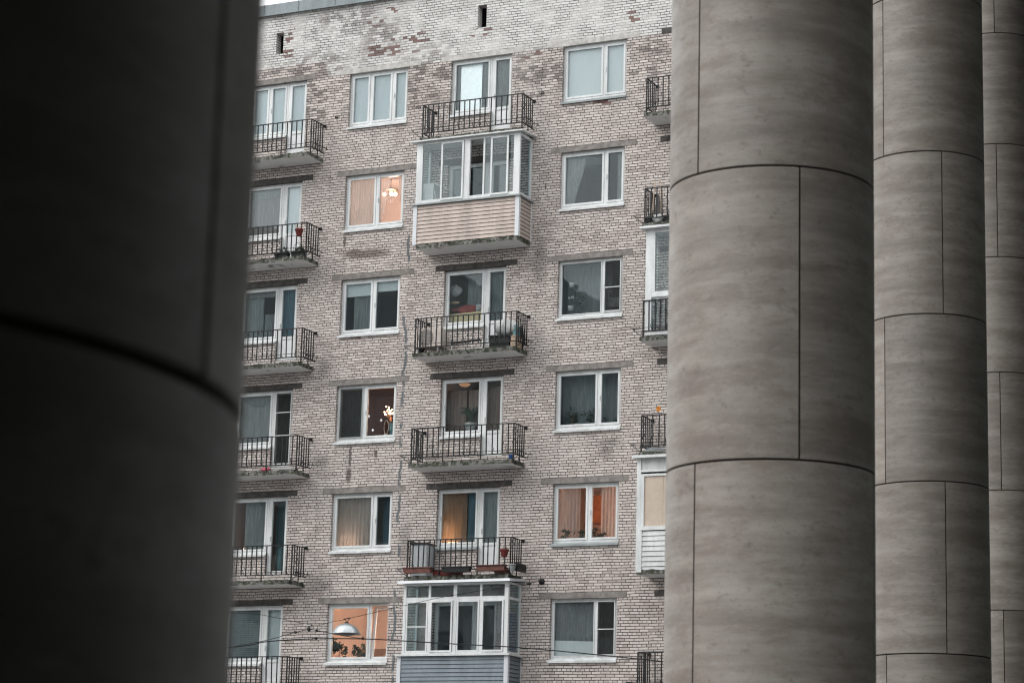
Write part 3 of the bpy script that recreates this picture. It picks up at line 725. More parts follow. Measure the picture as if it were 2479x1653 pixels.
q = MB(); q.box(x0-.10, x1+.1, -.90, 0, zt+.002, zt+.07); q.build('canopy', MAT['upvc'], gw)
siding(gw, x0+.08, x1-.08, yf+.008, Z0-5.46, zb-.01, MAT['white_sid'], 8, MAT['upvc'])

# hooks in the wall
for hx, hz in ((-3.29, 7.75), (-.67, 7.76), (3.13, 7.73)):
    b = MB(); c = (hx, 0, Z0+hz)
    b.tube([(hx, .02, c[2]), (hx, -.06, c[2]), (hx+.05, -.09, c[2]+.03), (hx+.09, -.06, c[2]-.01), (hx+.07, -.05, c[2]-.05)], .011, 6); b.lathe([(.04, 0), (.04, .02)], (hx, -.01, c[2]-.01), 10)
    b.build('wall_hook', MAT['iron'], BLD)
b = MB()
vs = [(r*math.cos(a), -y, r*math.sin(a)) for r, y in ((.085, 0), (.085, .02), (.055, .05), (.001, .06)) for a in [2*math.pi*i/16 for i in range(16)]]
b.add([(v[0]+3.47, v[1], v[2]+Z0-5.55) for v in vs], [(i*16+j, i*16+(j+1) % 16, (i+1)*16+(j+1) % 16, (i+1)*16+j) for i in range(3) for j in range(16)])
b.tube([(3.47, 0, Z0-5.55), (3.47, -.12, Z0-5.56)], .02, 8)
b.build('cable_anchor', MAT['iron'], BLD)
# ------------------------------------------------------------------ colonnade (we stand inside it)
RC, STEP = .60, 1.684
JZ = 1.565 + .828*RC                       # a joint height; drums repeat every STEP
def drum_mesh(h, off):
    """three curved stone panels with open joints between them"""
    b = MB(); g = .006; ch = .003; rin = RC-.09; N = 64
    for s_ in range(3):
        a0 = off+s_*2*math.pi/3+g/RC; a1_ = off+(s_+1)*2*math.pi/3-g/RC
        prof = [(rin, g), (RC-ch, g), (RC, g+ch), (RC, h-g-ch), (RC-ch, h-g), (rin, h-g)]
        for (r_a, z_a), (r_b, z_b), sm in ((prof[0], prof[1], False), (prof[1], prof[2], False), (prof[2], prof[3], True), (prof[3], prof[4], False), (prof[4], prof[5], False)):
            vs = []; fs = []
            for i in range(N+1):
                a = a0+(a1_-a0)*i/N
                vs += [(r_a*math.cos(a), r_a*math.sin(a), z_a), (r_b*math.cos(a), r_b*math.sin(a), z_b)]
            for i in range(N): fs.append((2*i, 2*i+2, 2*i+3, 2*i+1))
            b.add(vs, fs, 0, sm)
        for a, fl in ((a0, 0), (a1_, 1)):
            vs = [(r*math.cos(a), r*math.sin(a), z) for r, z in prof]; b.add(vs, [tuple(range(6)) if fl else tuple(range(5, -1, -1))], 0)
    return b
def core_mesh(z0, z1):
    b = MB(); b.lathe([(RC-.035, z0), (RC-.035, z1)], (0, 0, 0), 96); return b
# azimuth from the camera, distance in radii, panel-joint angle facing the camera, label
COLS = [(-46.64, 4.0, None, 'huge dark round stone column close up at the left edge'),
        (-19.53, 23.13, 0, 'nearest of the pale travertine columns on the right, sharp bands and joints'),
        (-15.82, 40.75, 0, 'middle one of the three travertine columns on the right, partly behind the nearest'),
        (-14.16, 58.15, 0, 'farthest travertine column, cut by the right edge')]
def paneled(o):
    at = o.data.attributes.new('panel', 'FLOAT', 'FACE'); n = len(o.data.polygons)
    at.data.foreach_set('value', [float(3*i//n) for i in range(n)]); return o
DR0 = [drum_mesh(STEP, 0.), drum_mesh(STEP, math.pi/3)]
drum_obj = []; NB = -2; ZB = JZ-2*STEP
first = None
for ci, (az, dist, _, lab) in enumerate(COLS):
    a = R_(az); cx, cy = CAM.x+dist*RC*math.sin(a), CAM.y+dist*RC*math.cos(a)
    root = empty('stone_column', (cx, cy, 0), lab, 'column', 'round stone columns of the colonnade')
    # the panel joint to be turned this far from the line of sight
    view = math.atan2(CAM.y-cy, CAM.x-cx)
    turn = view+R_((55.6, -44.5, -44.0, -58.)[ci]); dz = (-.096, 0, -.16, -.35)[ci]
    if first is None:
        drums = []
        for k in range(11):
            o = (paneled(DR0[k % 2].build('drum', MAT['trav'], root)) if k < 2 else None)
            if o is None: o = drums[k % 2].copy(); COL.objects.link(o); o.parent = root
            drums.append(o)
        core = core_mesh(ZB, ZB+11*STEP).build('core', MAT['mortar'], root)
        first = (drums, core)
    else:
        drums = []
        for o in first[0]: q = o.copy(); COL.objects.link(q); q.parent = root; drums.append(q)
        core = first[1].copy(); COL.objects.link(core); core.parent = root
    for k, o in enumerate(drums): o.location = (0, 0, ZB+k*STEP+dz); o.rotation_euler = (0, 0, turn)
# the porch behind us: paving, back wall and ceiling that keep the daylight off the inner side of the columns
dirv = Vector((-.19, .982, 0)); nrm = Vector((.982, .19, 0)); P0 = Vector((CAM.x-2.02, CAM.y+2.09, 0))
def strip(a0, a1, n0, n1, z0, z1, name, mat):
    b = MB(); c = []
    for z in (z0, z1):
        for n_ in (n0, n1):
            for a in (a0, a1): c.append(P0+dirv*a+nrm*n_+Vector((0, 0, z)))
    b.hexa(c)
    return tag(b.build(name, mat), kind='structure')
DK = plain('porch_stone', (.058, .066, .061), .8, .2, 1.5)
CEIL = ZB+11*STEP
strip(-14, 4.6, 3.4, 3.9, 0, CEIL, 'wall', DK); strip(7.2, 60, 3.4, 3.9, 0, CEIL, 'wall', DK); strip(4.603, 7.197, 3.4, 3.9, 9.5, CEIL, 'wall', DK)  # unseen; the gap is left open to light the near column's rim
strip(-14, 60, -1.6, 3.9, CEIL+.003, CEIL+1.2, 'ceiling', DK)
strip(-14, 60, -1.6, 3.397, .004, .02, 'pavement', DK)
strip(-14, -1.8, -.7, -.1, 0, CEIL, 'wall', DK)  # unseen wall added to darken the front of the near column
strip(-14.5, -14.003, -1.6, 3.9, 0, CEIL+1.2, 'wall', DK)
# ------------------------------------------------------------------ block across the square: out of frame, seen as reflections in the panes
b = MB(); bx0, bx1, by0, by1 = -62., -9., -80., -41.
for xa, xb, h in ((-62., -25.5, 31.), (-25.497, -19.3, 24.), (-19.297, -15.6, 28.), (-15.597, -9., 22.)):
    b.box(xa, xb, by0, by1, 0, h); b.box(xa, xb, by1+.003, by1+.5, h-1.2, h-.3)
ob = b.build('office_block', plain('dark_render', (.40, .41, .41), .85, .25, .3))
tag(ob, 'tall grey block across the square, seen only as dark reflections in the panes', 'building')
w_ = MB()
for i in range(16):
    for j in range(6): w_.box(bx0+1.5+i*3.3, bx0+3.3+i*3.3, by1+.004, by1+.02, 2+j*3.4, 4.2+j*3.4)
tag(w_.build('window', plain('far_pane', (.06, .075, .085), .3, .3, .5), ob), kind='stuff')

# ------------------------------------------------------------------ behind the panes
def curtain(x0, x1, z0, z1, mat, label, y=.24, b0=None, b1=None, folds=9, amp=.018, name='curtain', cat='curtain', scallop=0., group=None):
    """hanging cloth; b0, b1 = bottom edge when it is gathered aside"""
    b0 = x0 if b0 is None else b0; b1 = x1 if b1 is None else b1
    rnd = random.Random(int(x0*97+z0*31)); ph = [rnd.random()*6 for _ in range(3)]; n, mrow = folds*8, 8; vs = []; fs = []
    for j in range(mrow+1):
        t = j/mrow; e = t*t*(3-2*t)
        for i in range(n+1):
            s = i/n; xx = (x0+(x1-x0)*s)*(1-e)+(b0+(b1-b0)*s)*e
            zz = z1+(z0-z1)*t + (scallop*abs(math.sin(s*folds*1.3)) if j == mrow else 0)
            yy = y + amp*(math.sin(s*folds*6.283+ph[0])+.5*math.sin(s*folds*2.3*6.283/2+ph[1]+t*2)+.4*math.sin(s*9+ph[2]))*(.5+.5*t)
            vs.append((xx, yy, zz))
    for j in range(mrow):
        for i in range(n): fs.append((j*(n+1)+i, (j+1)*(n+1)+i, (j+1)*(n+1)+i+1, j*(n+1)+i+1))
    b = MB(); b.add(vs, fs, 0, True)
    return tag(b.build(name, mat, None, ((x0+x1)/2, y, z0)), label, cat, group)
def blind(x0, x1, z0, z1, mat, label, y=.19, slats=0, name='blind_or_sky_sheet'):
    b = MB()
    if slats:
        h = (z1-z0)/slats
        for i in range(slats):
            z = z0+i*h; b.hexa([(x0, y-.012, z), (x1, y-.012, z), (x0, y+.004, z+h*.9), (x1, y+.004, z+h*.9), (x0, y-.010, z+.002), (x1, y-.010, z+.002), (x0, y+.006, z+h*.9+.002), (x1, y+.006, z+h*.9+.002)])
        b.box(x0, x1, y-.015, y+.02, z1-.004, z1+.03)
    else:
        n = 10; pts = [(x0+(x1-x0)*i/n, y+random.uniform(-.002, .002)) for i in range(n+1)]
        for i in range(n): b.quad((*pts[i], z0), (*pts[i+1], z0), (*pts[i+1], z1), (*pts[i], z1))
        b.tube([(x0, y, z0), (x1, y, z0)], .008, 6); b.tube([(x0, y+.01, z1), (x1, y+.01, z1)], .022, 8)
    return tag(b.build(name, mat, None, ((x0+x1)/2, y, z0)), label, 'blind')
F = dict(
    foil=plain('white_foil', (.93, .95, .95), .18, .06, 14, metal=.55, spec=.8, bump=.5),
    pale=fabric('pale_blind_sky_cloth', (.74, .79, .80), transl=.1, fold=.04), white=fabric('white_blind_sky_cloth', (.90, .92, .92), transl=.1, fold=.04),
    sheer=fabric('grey_sheer', (.42, .44, .43), see=.25), sheer_dim=fabric('dim_sheer', (.40, .46, .47), see=.25), beige=fabric('beige_curtain_cloth', (.58, .53, .49), transl=.5),
    brown=fabric('brown_curtain_cloth', (.50, .39, .34), transl=.4), lace=fabric('white_lace', (.66, .68, .68), see=.35, transl=.4), whitec=fabric('white_curtain_cloth', (.70, .72, .71), see=.2, transl=.4),
    teal=fabric('teal_curtain_cloth', (.12, .19, .21), transl=.2), blue=fabric('blue_curtain_cloth', (.13, .23, .29), transl=.2), warm=fabric('warm_sheer', (.66, .57, .53), see=.22, transl=.38),
    grey=fabric('grey_curtain_cloth', (.33, .37, .375), transl=.2), brownnet=fabric('brown_net', (.50, .43, .38), see=.2, transl=.16), amber=fabric('amber_curtain_cloth', (.46, .34, .25), transl=.6))
P_ = dict(
    foil=plain('foil', (.86, .88, .88), .25, .12, 20, metal=.3, bump=.6), red=plain('red_plastic', (.17, .032, .027), .5, .3, 8), terracotta=plain('terracotta_plastic', (.15, .062, .048), .65, .4, 8),
    black=plain('black_plastic', (.014, .015, .016), .55, .3, 8), ac=plain('cream_metal_casing', (.60, .53, .48), .6, .2, 4), acgrill=plain('fan_grille', (.26, .25, .24), .6, .2, 20), cab=plain('grey_cabinet', (.42, .45, .46), .6, .25, 3, bump=.1, streak=True),
    bagm=plain('clear_plastic_film', (.50, .51, .50), .3, .35, 9, bump=.5), tan=plain('cardboard', (.55, .42, .31), .8, .15, 5), yellow=plain('pale_yellow_card', (.72, .60, .37), .8, .1, 4), white=plain('white_item', (.72, .74, .74), .5, .08, 6),
    green=plain('leaf', (.035, .06, .035), .6, .4, 9), green2=plain('grey_green_leaf', (.06, .09, .07), .6, .4, 9), blue=plain('blue_plastic', (.03, .12, .38), .45, .2, 8), orange=plain('orange_plastic', (.62, .25, .03), .5, .15, 8),
    pink=plain('pink_cloth', (.75, .13, .19), .7, .2, 8), wood=plain('worn_wood', (.34, .20, .11), .6, .3, 6), redc=plain('red_cloth', (.32, .07, .06), .8, .25, 6), teal=plain('teal_item', (.10, .22, .24), .6, .3, 6), pot=plain('white_pot', (.70, .71, .68), .4, .05, 6),
    steel=plain('lamp_steel', (.42, .45, .46), .30, .35, 5, metal=.75), wire=plain('cable_black', (.016, .017, .018), .6, .3, 8), wood2=plain('orange_wood', (.50, .19, .07), .5, .3, 7), book=plain('book_spines', (.35, .20, .12), .7, .6, 40))
def wz(k, dz): return ROW(k)+dz

# ---- top floor
blind(a0+.02, am-.02, wz(1, -1.56), wz(1, -.02), F['pale'], 'pale sheet for reflected sky behind both panes of the top window beside the dark column')  # added sheet: its colour stands in for sky reflected in the panes
blind(am+.02, a1-.02, wz(1, -1.56), wz(1, -.02), F['pale'], 'pale sheet for reflected sky behind the glass of the top left balcony door')  # door gets the same sheet in place of a sky reflection
blind(B0+.02, B1-.02, wz(1, -1.56), wz(1, -.02), F['pale'], 'pale blue-grey sheet for reflected sky filling the three-pane window')  # sheet added behind the glass to imitate the sky mirrored there
blind(D0+.02, D1-.02, wz(1, -1.56), wz(1, -.02), F['white'], 'white sheet for reflected sky filling the widest pale window, top right')  # added white sheet stands in for bright sky in the panes
blind(c0+.22, c0+.87, wz(1, -1.45), wz(1, -.10), F['foil'], 'crinkled shiny white sheet hung inside the top central balcony window', y=.20, name='foil_sheet')
curtain(c0, cm, wz(1, -1.56), wz(1, -.02), F['sheer'], 'grey net curtain behind the shiny white sheet', y=.27)
curtain(cm, c1, wz(1, -1.56), wz(1, -.02), F['sheer'], 'grey net curtain in the top central balcony door', y=.24)
# ---- second floor from the top
curtain(a0-.02, am, wz(2, -1.56), wz(2, -.10), F['beige'], 'beige net curtain in the second balcony window from the top, left side', folds=7)
b = MB(); n = 16
for s_ in range(2):
    for i in range(n):
        f0, f1 = i/n, (i+1)/n; X = lambda q: a0+.02+(am-a0-.04)*q; sg = lambda q, d: wz(2, -.12)-(d)*4*q*(1-q)
        b.quad((X(f0), .20+s_*.01, sg(f0, .16+s_*.1)), (X(f1), .20+s_*.01, sg(f1, .16+s_*.1)), (X(f1), .205, sg(f1, .04)), (X(f0), .205, sg(f0, .04)))
tag(b.build('swag_curtain', F['sheer'], None, (a0, .2, wz(2, -.4))), 'draped swag above the beige net curtain', 'curtain')
blind(am+.02, a1-.02, wz(2, -1.56), wz(2, -.02), F['white'], 'white blind in the balcony door above the hanging red flower pot')
curtain(B0+.02, -1.93, wz(2, -1.56), wz(2, -.05), F['brownnet'], 'lamp-lit brownish net curtain in the left leaf of the bright chandelier window', folds=11)
curtain(-1.93, -1.60, wz(2, -1.56), wz(2, -.05), F['warm'], 'patterned net curtain drawn aside left of the bright chandelier', b0=-1.95, b1=-1.84, folds=5)
curtain(-1.34, -1.02, wz(2, -1.56), wz(2, -.05), F['warm'], 'net curtain drawn aside right of the bright chandelier', b0=-1.17, b1=-1.04, folds=5)
b = MB(); b.box(-1.40, -1.17, .21, .30, wz(2, -1.53), wz(2, -1.38)); b.box(-1.385, -1.27, .205, .211, wz(2, -1.50), wz(2, -1.41)); tag(b.build('small_box', P_['white'], None, (-1.28, .25, wz(2, -1.53))), 'small white box on the sill of the bright chandelier window', 'box')
curtain(D0+.12, D0+.66, wz(2, -1.56), wz(2, -.06), F['whitec'], 'white net curtain gathered to the left under the pale oval lamp', b0=D0+.04, b1=D0+.32, folds=6)
curtain(D0+1.58, D0+1.86, wz(2, -1.56), wz(2, -.06), F['whitec'], 'white net curtain hanging at the right edge of the window with the oval lamp', folds=5)
b = MB(); b.lathe([(.01, -.16), (.22, -.13), (.40, -.05), (.45, 0), (.2, .01), (.01, .02)], (4.15, .95, wz(2, -.02)), 24); tag(b.build('ceiling_lamp', P_['pot'], None, (4.15, .95, wz(2, -.02))), 'unlit pale dome lamp on the ceiling between white net curtains', 'lamp')
# ---- third floor from the top
blind(a0+.02, am-.02, wz(3, -.26), wz(3, -.02), F['sheer'], 'short pale blind at the top of the dark balcony window, third floor down')
curtain(a0, a0+.65, wz(3, -1.56), wz(3, -.05), F['grey'], 'grey curtain half drawn in the dark left balcony window, third floor down', folds=6)
curtain(a0+.7, am, wz(3, -1.56), wz(3, -.75), F['sheer_dim'], 'dim patterned net across the lower right of the dark balcony window', folds=6, scallop=.04)
curtain(am, a1, wz(3, -1.56), wz(3, -.05), F['blue'], 'dark blue curtain in the left balcony door, third floor down', folds=5)
blind(-2.84, -1.99, wz(3, -.46), wz(3, -.02), F['pale'], 'pale roller blind a quarter down in the left leaf')
blind(-1.84, -1.08, wz(3, -.38), wz(3, -.02), F['pale'], 'pale roller blind a quarter down in the right leaf')
curtain(-2.62, -2.12, wz(3, -1.56), wz(3, -.05), F['grey'], 'grey curtain hanging below the left roller blind', y=.28, folds=5)
curtain(c0+.42, c0+.85, wz(3, -1.5), wz(3, -.05), F['grey'], 'grey curtain behind the clutter of the central balcony window', y=.6, folds=4)
curtain(cm, c1, wz(3, -1.56), wz(3, -.05), F['sheer_dim'], 'bluish net curtain in the door behind the plastic bag', folds=7)
sh = empty('shelf_rack', (.42, .5, wz(3, -1.5)), 'narrow rack of folded things in the central balcony window', 'shelf')
b = MB()
for xx in (.24, .58): b.box(xx-.01, xx+.01, .40, .42, wz(3, -1.5), wz(3, -.62))
for q in (-.63, -.84, -1.06, -1.28): b.box(.24, .58, .40, .62, wz(3, q)-.008, wz(3, q))
b.build('rack_frame', P_['white'], sh)
for i, (q, h, mt) in enumerate(((-.84, .09, 'yellow'), (-1.06, .12, 'redc'), (-1.28, .13, 'bagm'), (-1.5, .12, 'teal'))):
    b = MB(); b.blob((.41, .5, wz(3, q)+h*.5), (.15, .09, h*.5), .12, 7, 0, i)
    tag(b.build('folded_cloth', P_[mt], None, (.41, .5, wz(3, q))), ['yellowish folded cloth on the top shelf of the rack', 'dark red folded cloth on the middle shelf of the rack', 'pale bundle on the lower shelf of the rack', 'bluish bundle at the foot of the rack'][i], 'cloth', 'folded things on the window rack')
b = MB(); b.blob((.42, .48, wz(3, -.46)), (.20, .11, .16), .22, 9, 0, 5); tag(b.build('plastic_bag', P_['bagm'], None, (.42, .48, wz(3, -.62))), 'crumpled clear plastic bag on top of the window rack', 'bag')
b = MB(); b.blob((.86, .42, wz(3, -1.05)), (.30, .12, .15), .12, 9, 0, 8); tag(b.build('cloth_pile', P_['redc'], None, (.86, .42, wz(3, -1.15))), 'red cloth heaped on the pale yellow box', 'cloth')
b = MB(); b.blob((1.22, .42, wz(3, -1.03)), (.14, .1, .12), .3, 8, 0, 9); tag(b.build('plastic_bag', P_['bagm'], None, (1.22, .42, wz(3, -1.15))), 'small pale plastic bag right of the red cloth', 'bag')
b = MB(); b.hexa([(.36, .28, wz(3, -1.54)), (1.44, .28, wz(3, -1.54)), (.36, .5, wz(3, -1.54)), (1.44, .5, wz(3, -1.54)), (.38, .28, wz(3, -1.16)), (1.43, .28, wz(3, -1.13)), (.38, .5, wz(3, -1.16)), (1.43, .5, wz(3, -1.13))]); tag(b.build('storage_box', P_['yellow'], None, (.9, .4, wz(3, -1.54))), 'long pale yellow box at the foot of the cluttered balcony window', 'box')
curtain(D0, D0+1.3, wz(3, -1.56), wz(3, -.04), F['sheer_dim'], 'teal-grey net added behind the thin plant stand to brighten the window', y=.70, folds=7, amp=.03)  # net put in to lift the tone of the dark interior
# plant stand in the right column, third floor down
ps = empty('plant_stand', (4.0, .32, wz(3, -1.54)), 'thin metal stand with tiers inside the third window down, right column', 'stand')
b = MB(); b.tube([(4.06, .32, wz(3, -1.54)), (4.06, .32, wz(3, -.66))], .008, 6); b.build('post', P_['white'], ps)
b = MB()
for q in (-.68, -1.0, -1.32): b.box(3.88, 4.10, .24, .40, wz(3, q)-.006, wz(3, q)+.006)
b.build('tier', P_['white'], ps)
for i, (xx, q, r) in enumerate(((3.99, -.68, .075), (3.93, -1.0, .035), (4.03, -1.0, .045), (3.98, -1.32, .085), (4.25, -1.54, .07))):
    b = MB(); b.lathe([(.001, 0), (r*.7, 0), (r, r*1.3), (r*1.05, r*1.5), (r*.9, r*1.5)], (xx, .32, wz(3, q)+.007), 14)
    tag(b.build('flower_pot', P_['pot'], None, (xx, .32, wz(3, q)+.007)), ['cream pot on the top tier of the thin stand', 'smallest white pot on the middle tier of the stand', 'rounder small pot on the middle tier of the stand', 'cream pot on the lowest tier of the stand', 'white pot on the sill right of the stand'][i], 'pot', 'pots in the plant stand window')
def foliage(name, c, h, r, n, mat, label, cat='plant', seed=1, long=False, pot=None, potmat='pot'):
    """stem with many leaf-sized faces"""
    rnd = random.Random(seed); root = empty(name, c, label, cat)
    st = MB(); lf = MB()
    if long:
        for i in range(n):
            a = rnd.random()*6.283; L = h*rnd.uniform(.7, 1.1); rr = r*rnd.uniform(.6, 1.1); pts = []
            for t in (0, .3, .55, .8, 1.): pts.append(Vector((c[0]+math.cos(a)*rr*t, c[1]+math.sin(a)*rr*t*.5, c[2]+L*(1.9*t-1.35*t*t))))
            for p, q, wd, we in zip(pts[:-1], pts[1:], (.012, .016, .013, .008), (.016, .013, .008, .001)):
                d = (q-p).cross(Vector((0, 1, 0))).normalized(); lf.quad(p-d*wd, p+d*wd, q+d*we, q-d*we)
    else:
        st.tube([(c[0], c[1], c[2]), (c[0]+.01, c[1], c[2]+h*.4), (c[0]-.01, c[1], c[2]+h*.7)], [.012, .009, .004], 5)
        cl_ = [(rnd.uniform(-.75, .75), rnd.uniform(-.5, .5), rnd.uniform(-.9, .95), rnd.uniform(.25, .5)) for _ in range(9)]+[(0, 0, 0, .5)]
        for i in range(n):
            v = Vector((rnd.gauss(0, 1), rnd.gauss(0, .7), rnd.gauss(0, 1))).normalized()*rnd.random()**.6; q = cl_[i % 10]
            p = Vector((c[0]+(q[0]+v.x*q[3])*r, c[1]+(q[1]+v.y*q[3])*r*.6, c[2]+h*.62+(q[2]*.8+v.z*q[3])*h*.4)); s = rnd.uniform(.02, .042)
            a = Vector((rnd.gauss(0, 1), rnd.gauss(0, 1), rnd.gauss(0, 1))).normalized(); d = a.cross(Vector((rnd.gauss(0, 1), 1, .2))).normalized()
            lf.quad(p-a*s, p-d*s*.5, p+a*s, p+d*s*.5)
        st.build('stem', P_['wood'], root, c).matrix_parent_inverse = Matrix.Translation(c).inverted()
    lf.build('leaves', mat, root, c).matrix_parent_inverse = Matrix.Translation(c).inverted()
    if pot:
        b = MB(); b.lathe([(.001, -pot), (pot*.55, -pot), (pot*.8, 0), (pot*.85, .01), (pot*.7, .01), (.001, -.02)], c, 14); b.build('pot', P_[potmat], root, c).matrix_parent_inverse = Matrix.Translation(c).inverted()
    return root
foliage('house_plant', (4.18, .38, wz(3, -1.42)), .62, .22, 130, P_['green2'], 'sparse leafy plant behind the thin plant stand', seed=3)
b = MB(); b.box(5.07, 5.44, .26, .36, wz(3, -1.30), wz(3, -1.10)); b.box(5.06, 5.45, .25, .37, wz(3, -1.10), wz(3, -1.07)); tag(b.build('storage_box', P_['pot'], None, (5.25, .3, wz(3, -1.3))), 'white lidded box seen dimly through the insect screen', 'box')
# ---- fourth floor from the top
curtain(a0-.02, am, wz(4, -1.56), wz(4, -.08), F['whitec'], 'whitish net filling the left balcony window above the pink cloth', folds=6, amp=.008)
b = MB()
for i in range(16):
    f0, f1 = i/16, (i+1)/16; X = lambda q: a0+.05+(am-a0-.1)*q; sg = lambda q, d: wz(4, -.10)-d*4*q*(1-q)
    b.quad((X(f0), .205, sg(f0, .30)), (X(f1), .205, sg(f1, .30)), (X(f1), .21, sg(f1, .02)), (X(f0), .21, sg(f0, .02)))
tag(b.build('swag_curtain', F['sheer'], None, (a0, .2, wz(4, -.4))), 'grey swag at the top of the left balcony window above the pink cloth', 'curtain')
def lamp(loc, watt, col, label, parts=(), name='lamp', rad=.08):
    root = empty(name, loc, label, 'lamp')
    L = bpy.data.objects.new('bulb_light', bpy.data.lights.new('bulb_light', 'POINT')); COL.objects.link(L); L.parent = root
    L.data.energy = watt; L.data.color = col; L.data.shadow_soft_size = rad
    if name in ('table_lamp', 'ceiling_light'):
        inv = Matrix.Translation(loc).inverted()
        for nm, prof, mt in ((('base', [(.001, -.22), (.07, -.22), (.07, -.20), (.015, -.17), (.015, -.05)], P_['wood']), ('lamp_shade', [(.15, -.08), (.09, .12)], F['warm'])) if name == 'table_lamp' else (('rose', [(.001, .25), (.06, .25), (.02, .20), (.015, .05)], P_['pot']), ('lamp_shade', [(.06, .06), (.12, .0), (.16, -.07)], F['warm']))):
            b = MB(); b.lathe(prof, loc, 16); b.build(nm, mt, root, loc).matrix_parent_inverse = inv
        b = MB(); b.lathe([(.001, -.03), (.025, -.015), (.03, 0), (.02, .02), (.001, .03)], loc, 10); b.build('bulb', emitter('bulb_glow', (1., .7, .45), 3.), root, loc).matrix_parent_inverse = inv
    return root
WARM = (1.0, .68, .52)
GLOW = emitter('lit_bulb', (1.0, .60, .36), 4.)
# twig lamp with lit blossoms, oval mirror, shelf in the reddish window
tl = lamp((-1.46, .55, wz(4, -.78)), 11, (1., .58, .38), 'twig lamp with a cluster of glowing blossoms in the reddish window', name='twig_lamp', rad=.12)
rnd = random.Random(4); b = MB(); g2 = MB()
for i in range(19):
    a = rnd.random()*6.283; rr = .17*rnd.random()**.5; p = Vector((-1.46+math.cos(a)*rr*1.0, .36+rnd.uniform(-.03, .03), wz(4, -.72)+math.sin(a)*rr*.85))
    g2.lathe([(.001, -.021), (.018, -.012), (.021, 0), (.018, .012), (.001, .021)], p, 8)
    b.tube([(-1.36, .38, wz(4, -1.25)), (-1.42, .37, wz(4, -.95)), p], [.006, .005, .003], 4)
for nm, mm, mt in (('blossom', g2, GLOW), ('twig', b, P_['wood'])): mm.build(nm, mt, tl, tl.location).matrix_parent_inverse = Matrix.Translation(tl.location).inverted()
b = MB(); b.hexa([(-1.98, 1.35, wz(4, -.98)), (-1.42, .40, wz(4, -1.14)), (-1.90, 1.45, wz(4, -.98)), (-1.36, .5, wz(4, -1.14)), (-1.98, 1.35, wz(4, -.89)), (-1.42, .40, wz(4, -1.05)), (-1.90, 1.45, wz(4, -.89)), (-1.36, .5, wz(4, -1.05))]); tag(b.build('wall_shelf', P_['wood2'], None, (-1.7, .9, wz(4, -1.1))), 'lamp-lit orange shelf board slanting down in the reddish window', 'shelf')
b = MB(); b.tube([(-1.47+.07*math.cos(t), .3, wz(4, -1.18)+.19*math.sin(t)) for t in [i*6.283/20 for i in range(21)]], .008, 5); b.box(-1.52, -1.42, .27, .33, wz(4, -1.39), wz(4, -1.36)); tag(b.build('table_mirror', P_['pot'], None, (-1.47, .3, wz(4, -1.39))), 'thin oval stand mirror on the reddish window sill', 'mirror')
for i, (xx, q) in enumerate(((-1.93, -.88), (-1.54, -1.01), (-1.79, -1.27))):
    b = MB(); b.hexa([(xx, .122, wz(4, q)-.045), (xx+.04, .122, wz(4, q)), (xx, .124, wz(4, q)-.045), (xx+.04, .124, wz(4, q)), (xx-.04, .122, wz(4, q)), (xx, .122, wz(4, q)+.045), (xx-.04, .124, wz(4, q)), (xx, .124, wz(4, q)+.045)])
    tag(b.build('sticker', P_['white'], None, (xx, .123, wz(4, q))), ['white diamond sticker at the left side of the reddish pane', 'white diamond sticker in the middle of the reddish pane beside the twig lamp', 'lowest white diamond sticker on the reddish pane'][i], 'sticker', 'diamond stickers on the reddish pane')
b = MB(); b.box(-1.36, -1.11, .28, .42, wz(4, -1.30), wz(4, -1.12)); b.box(-1.37, -1.10, .27, .43, wz(4, -1.12), wz(4, -1.07)); b.box(-1.355, -1.115, .29, .41, wz(4, -1.54), wz(4, -1.303)); tag(b.build('storage_box', P_['teal'], None, (-1.24, .35, wz(4, -1.54))), 'bluish box right of the oval mirror', 'box')
for i, (xx, h) in enumerate(((-1.84, .22), (-1.77, .16), (-1.66, .18), (-1.60, .12))):
    b = MB(); yy = 1.35-(xx+1.98)*1.7; zz = wz(4, -.89)-(xx+1.98)*.286
    b.lathe([(.001, 0), (.025, 0), (.028, h*.6), (.012, h*.75), (.012, h)], (xx+.03, yy+.03, zz+.01), 8); tag(b.build('bottle', P_['wood2' if i % 2 == 0 else 'black'], None, (xx, yy, zz)), ['tallest orange bottle at the left end of the slanting shelf', 'dark bottle second from the left on the slanting shelf', 'orange bottle third from the left on the slanting shelf', 'dark short bottle at the right end of the slanting shelf'][i], 'bottle', 'bottles on the slanting shelf')
curtain(-1.20, -1.04, wz(4, -1.0), wz(4, -.05), F['teal'], 'dark curtain strip at the right edge of the reddish window', folds=3)
curtain(B0+.04, -2.10, wz(4, -1.56), wz(4, -.05), F['teal'], 'dark cloth added behind the insect screen to mask the reddish room', y=.3, folds=6)  # cloth added so the lamp-lit room does not redden this leaf
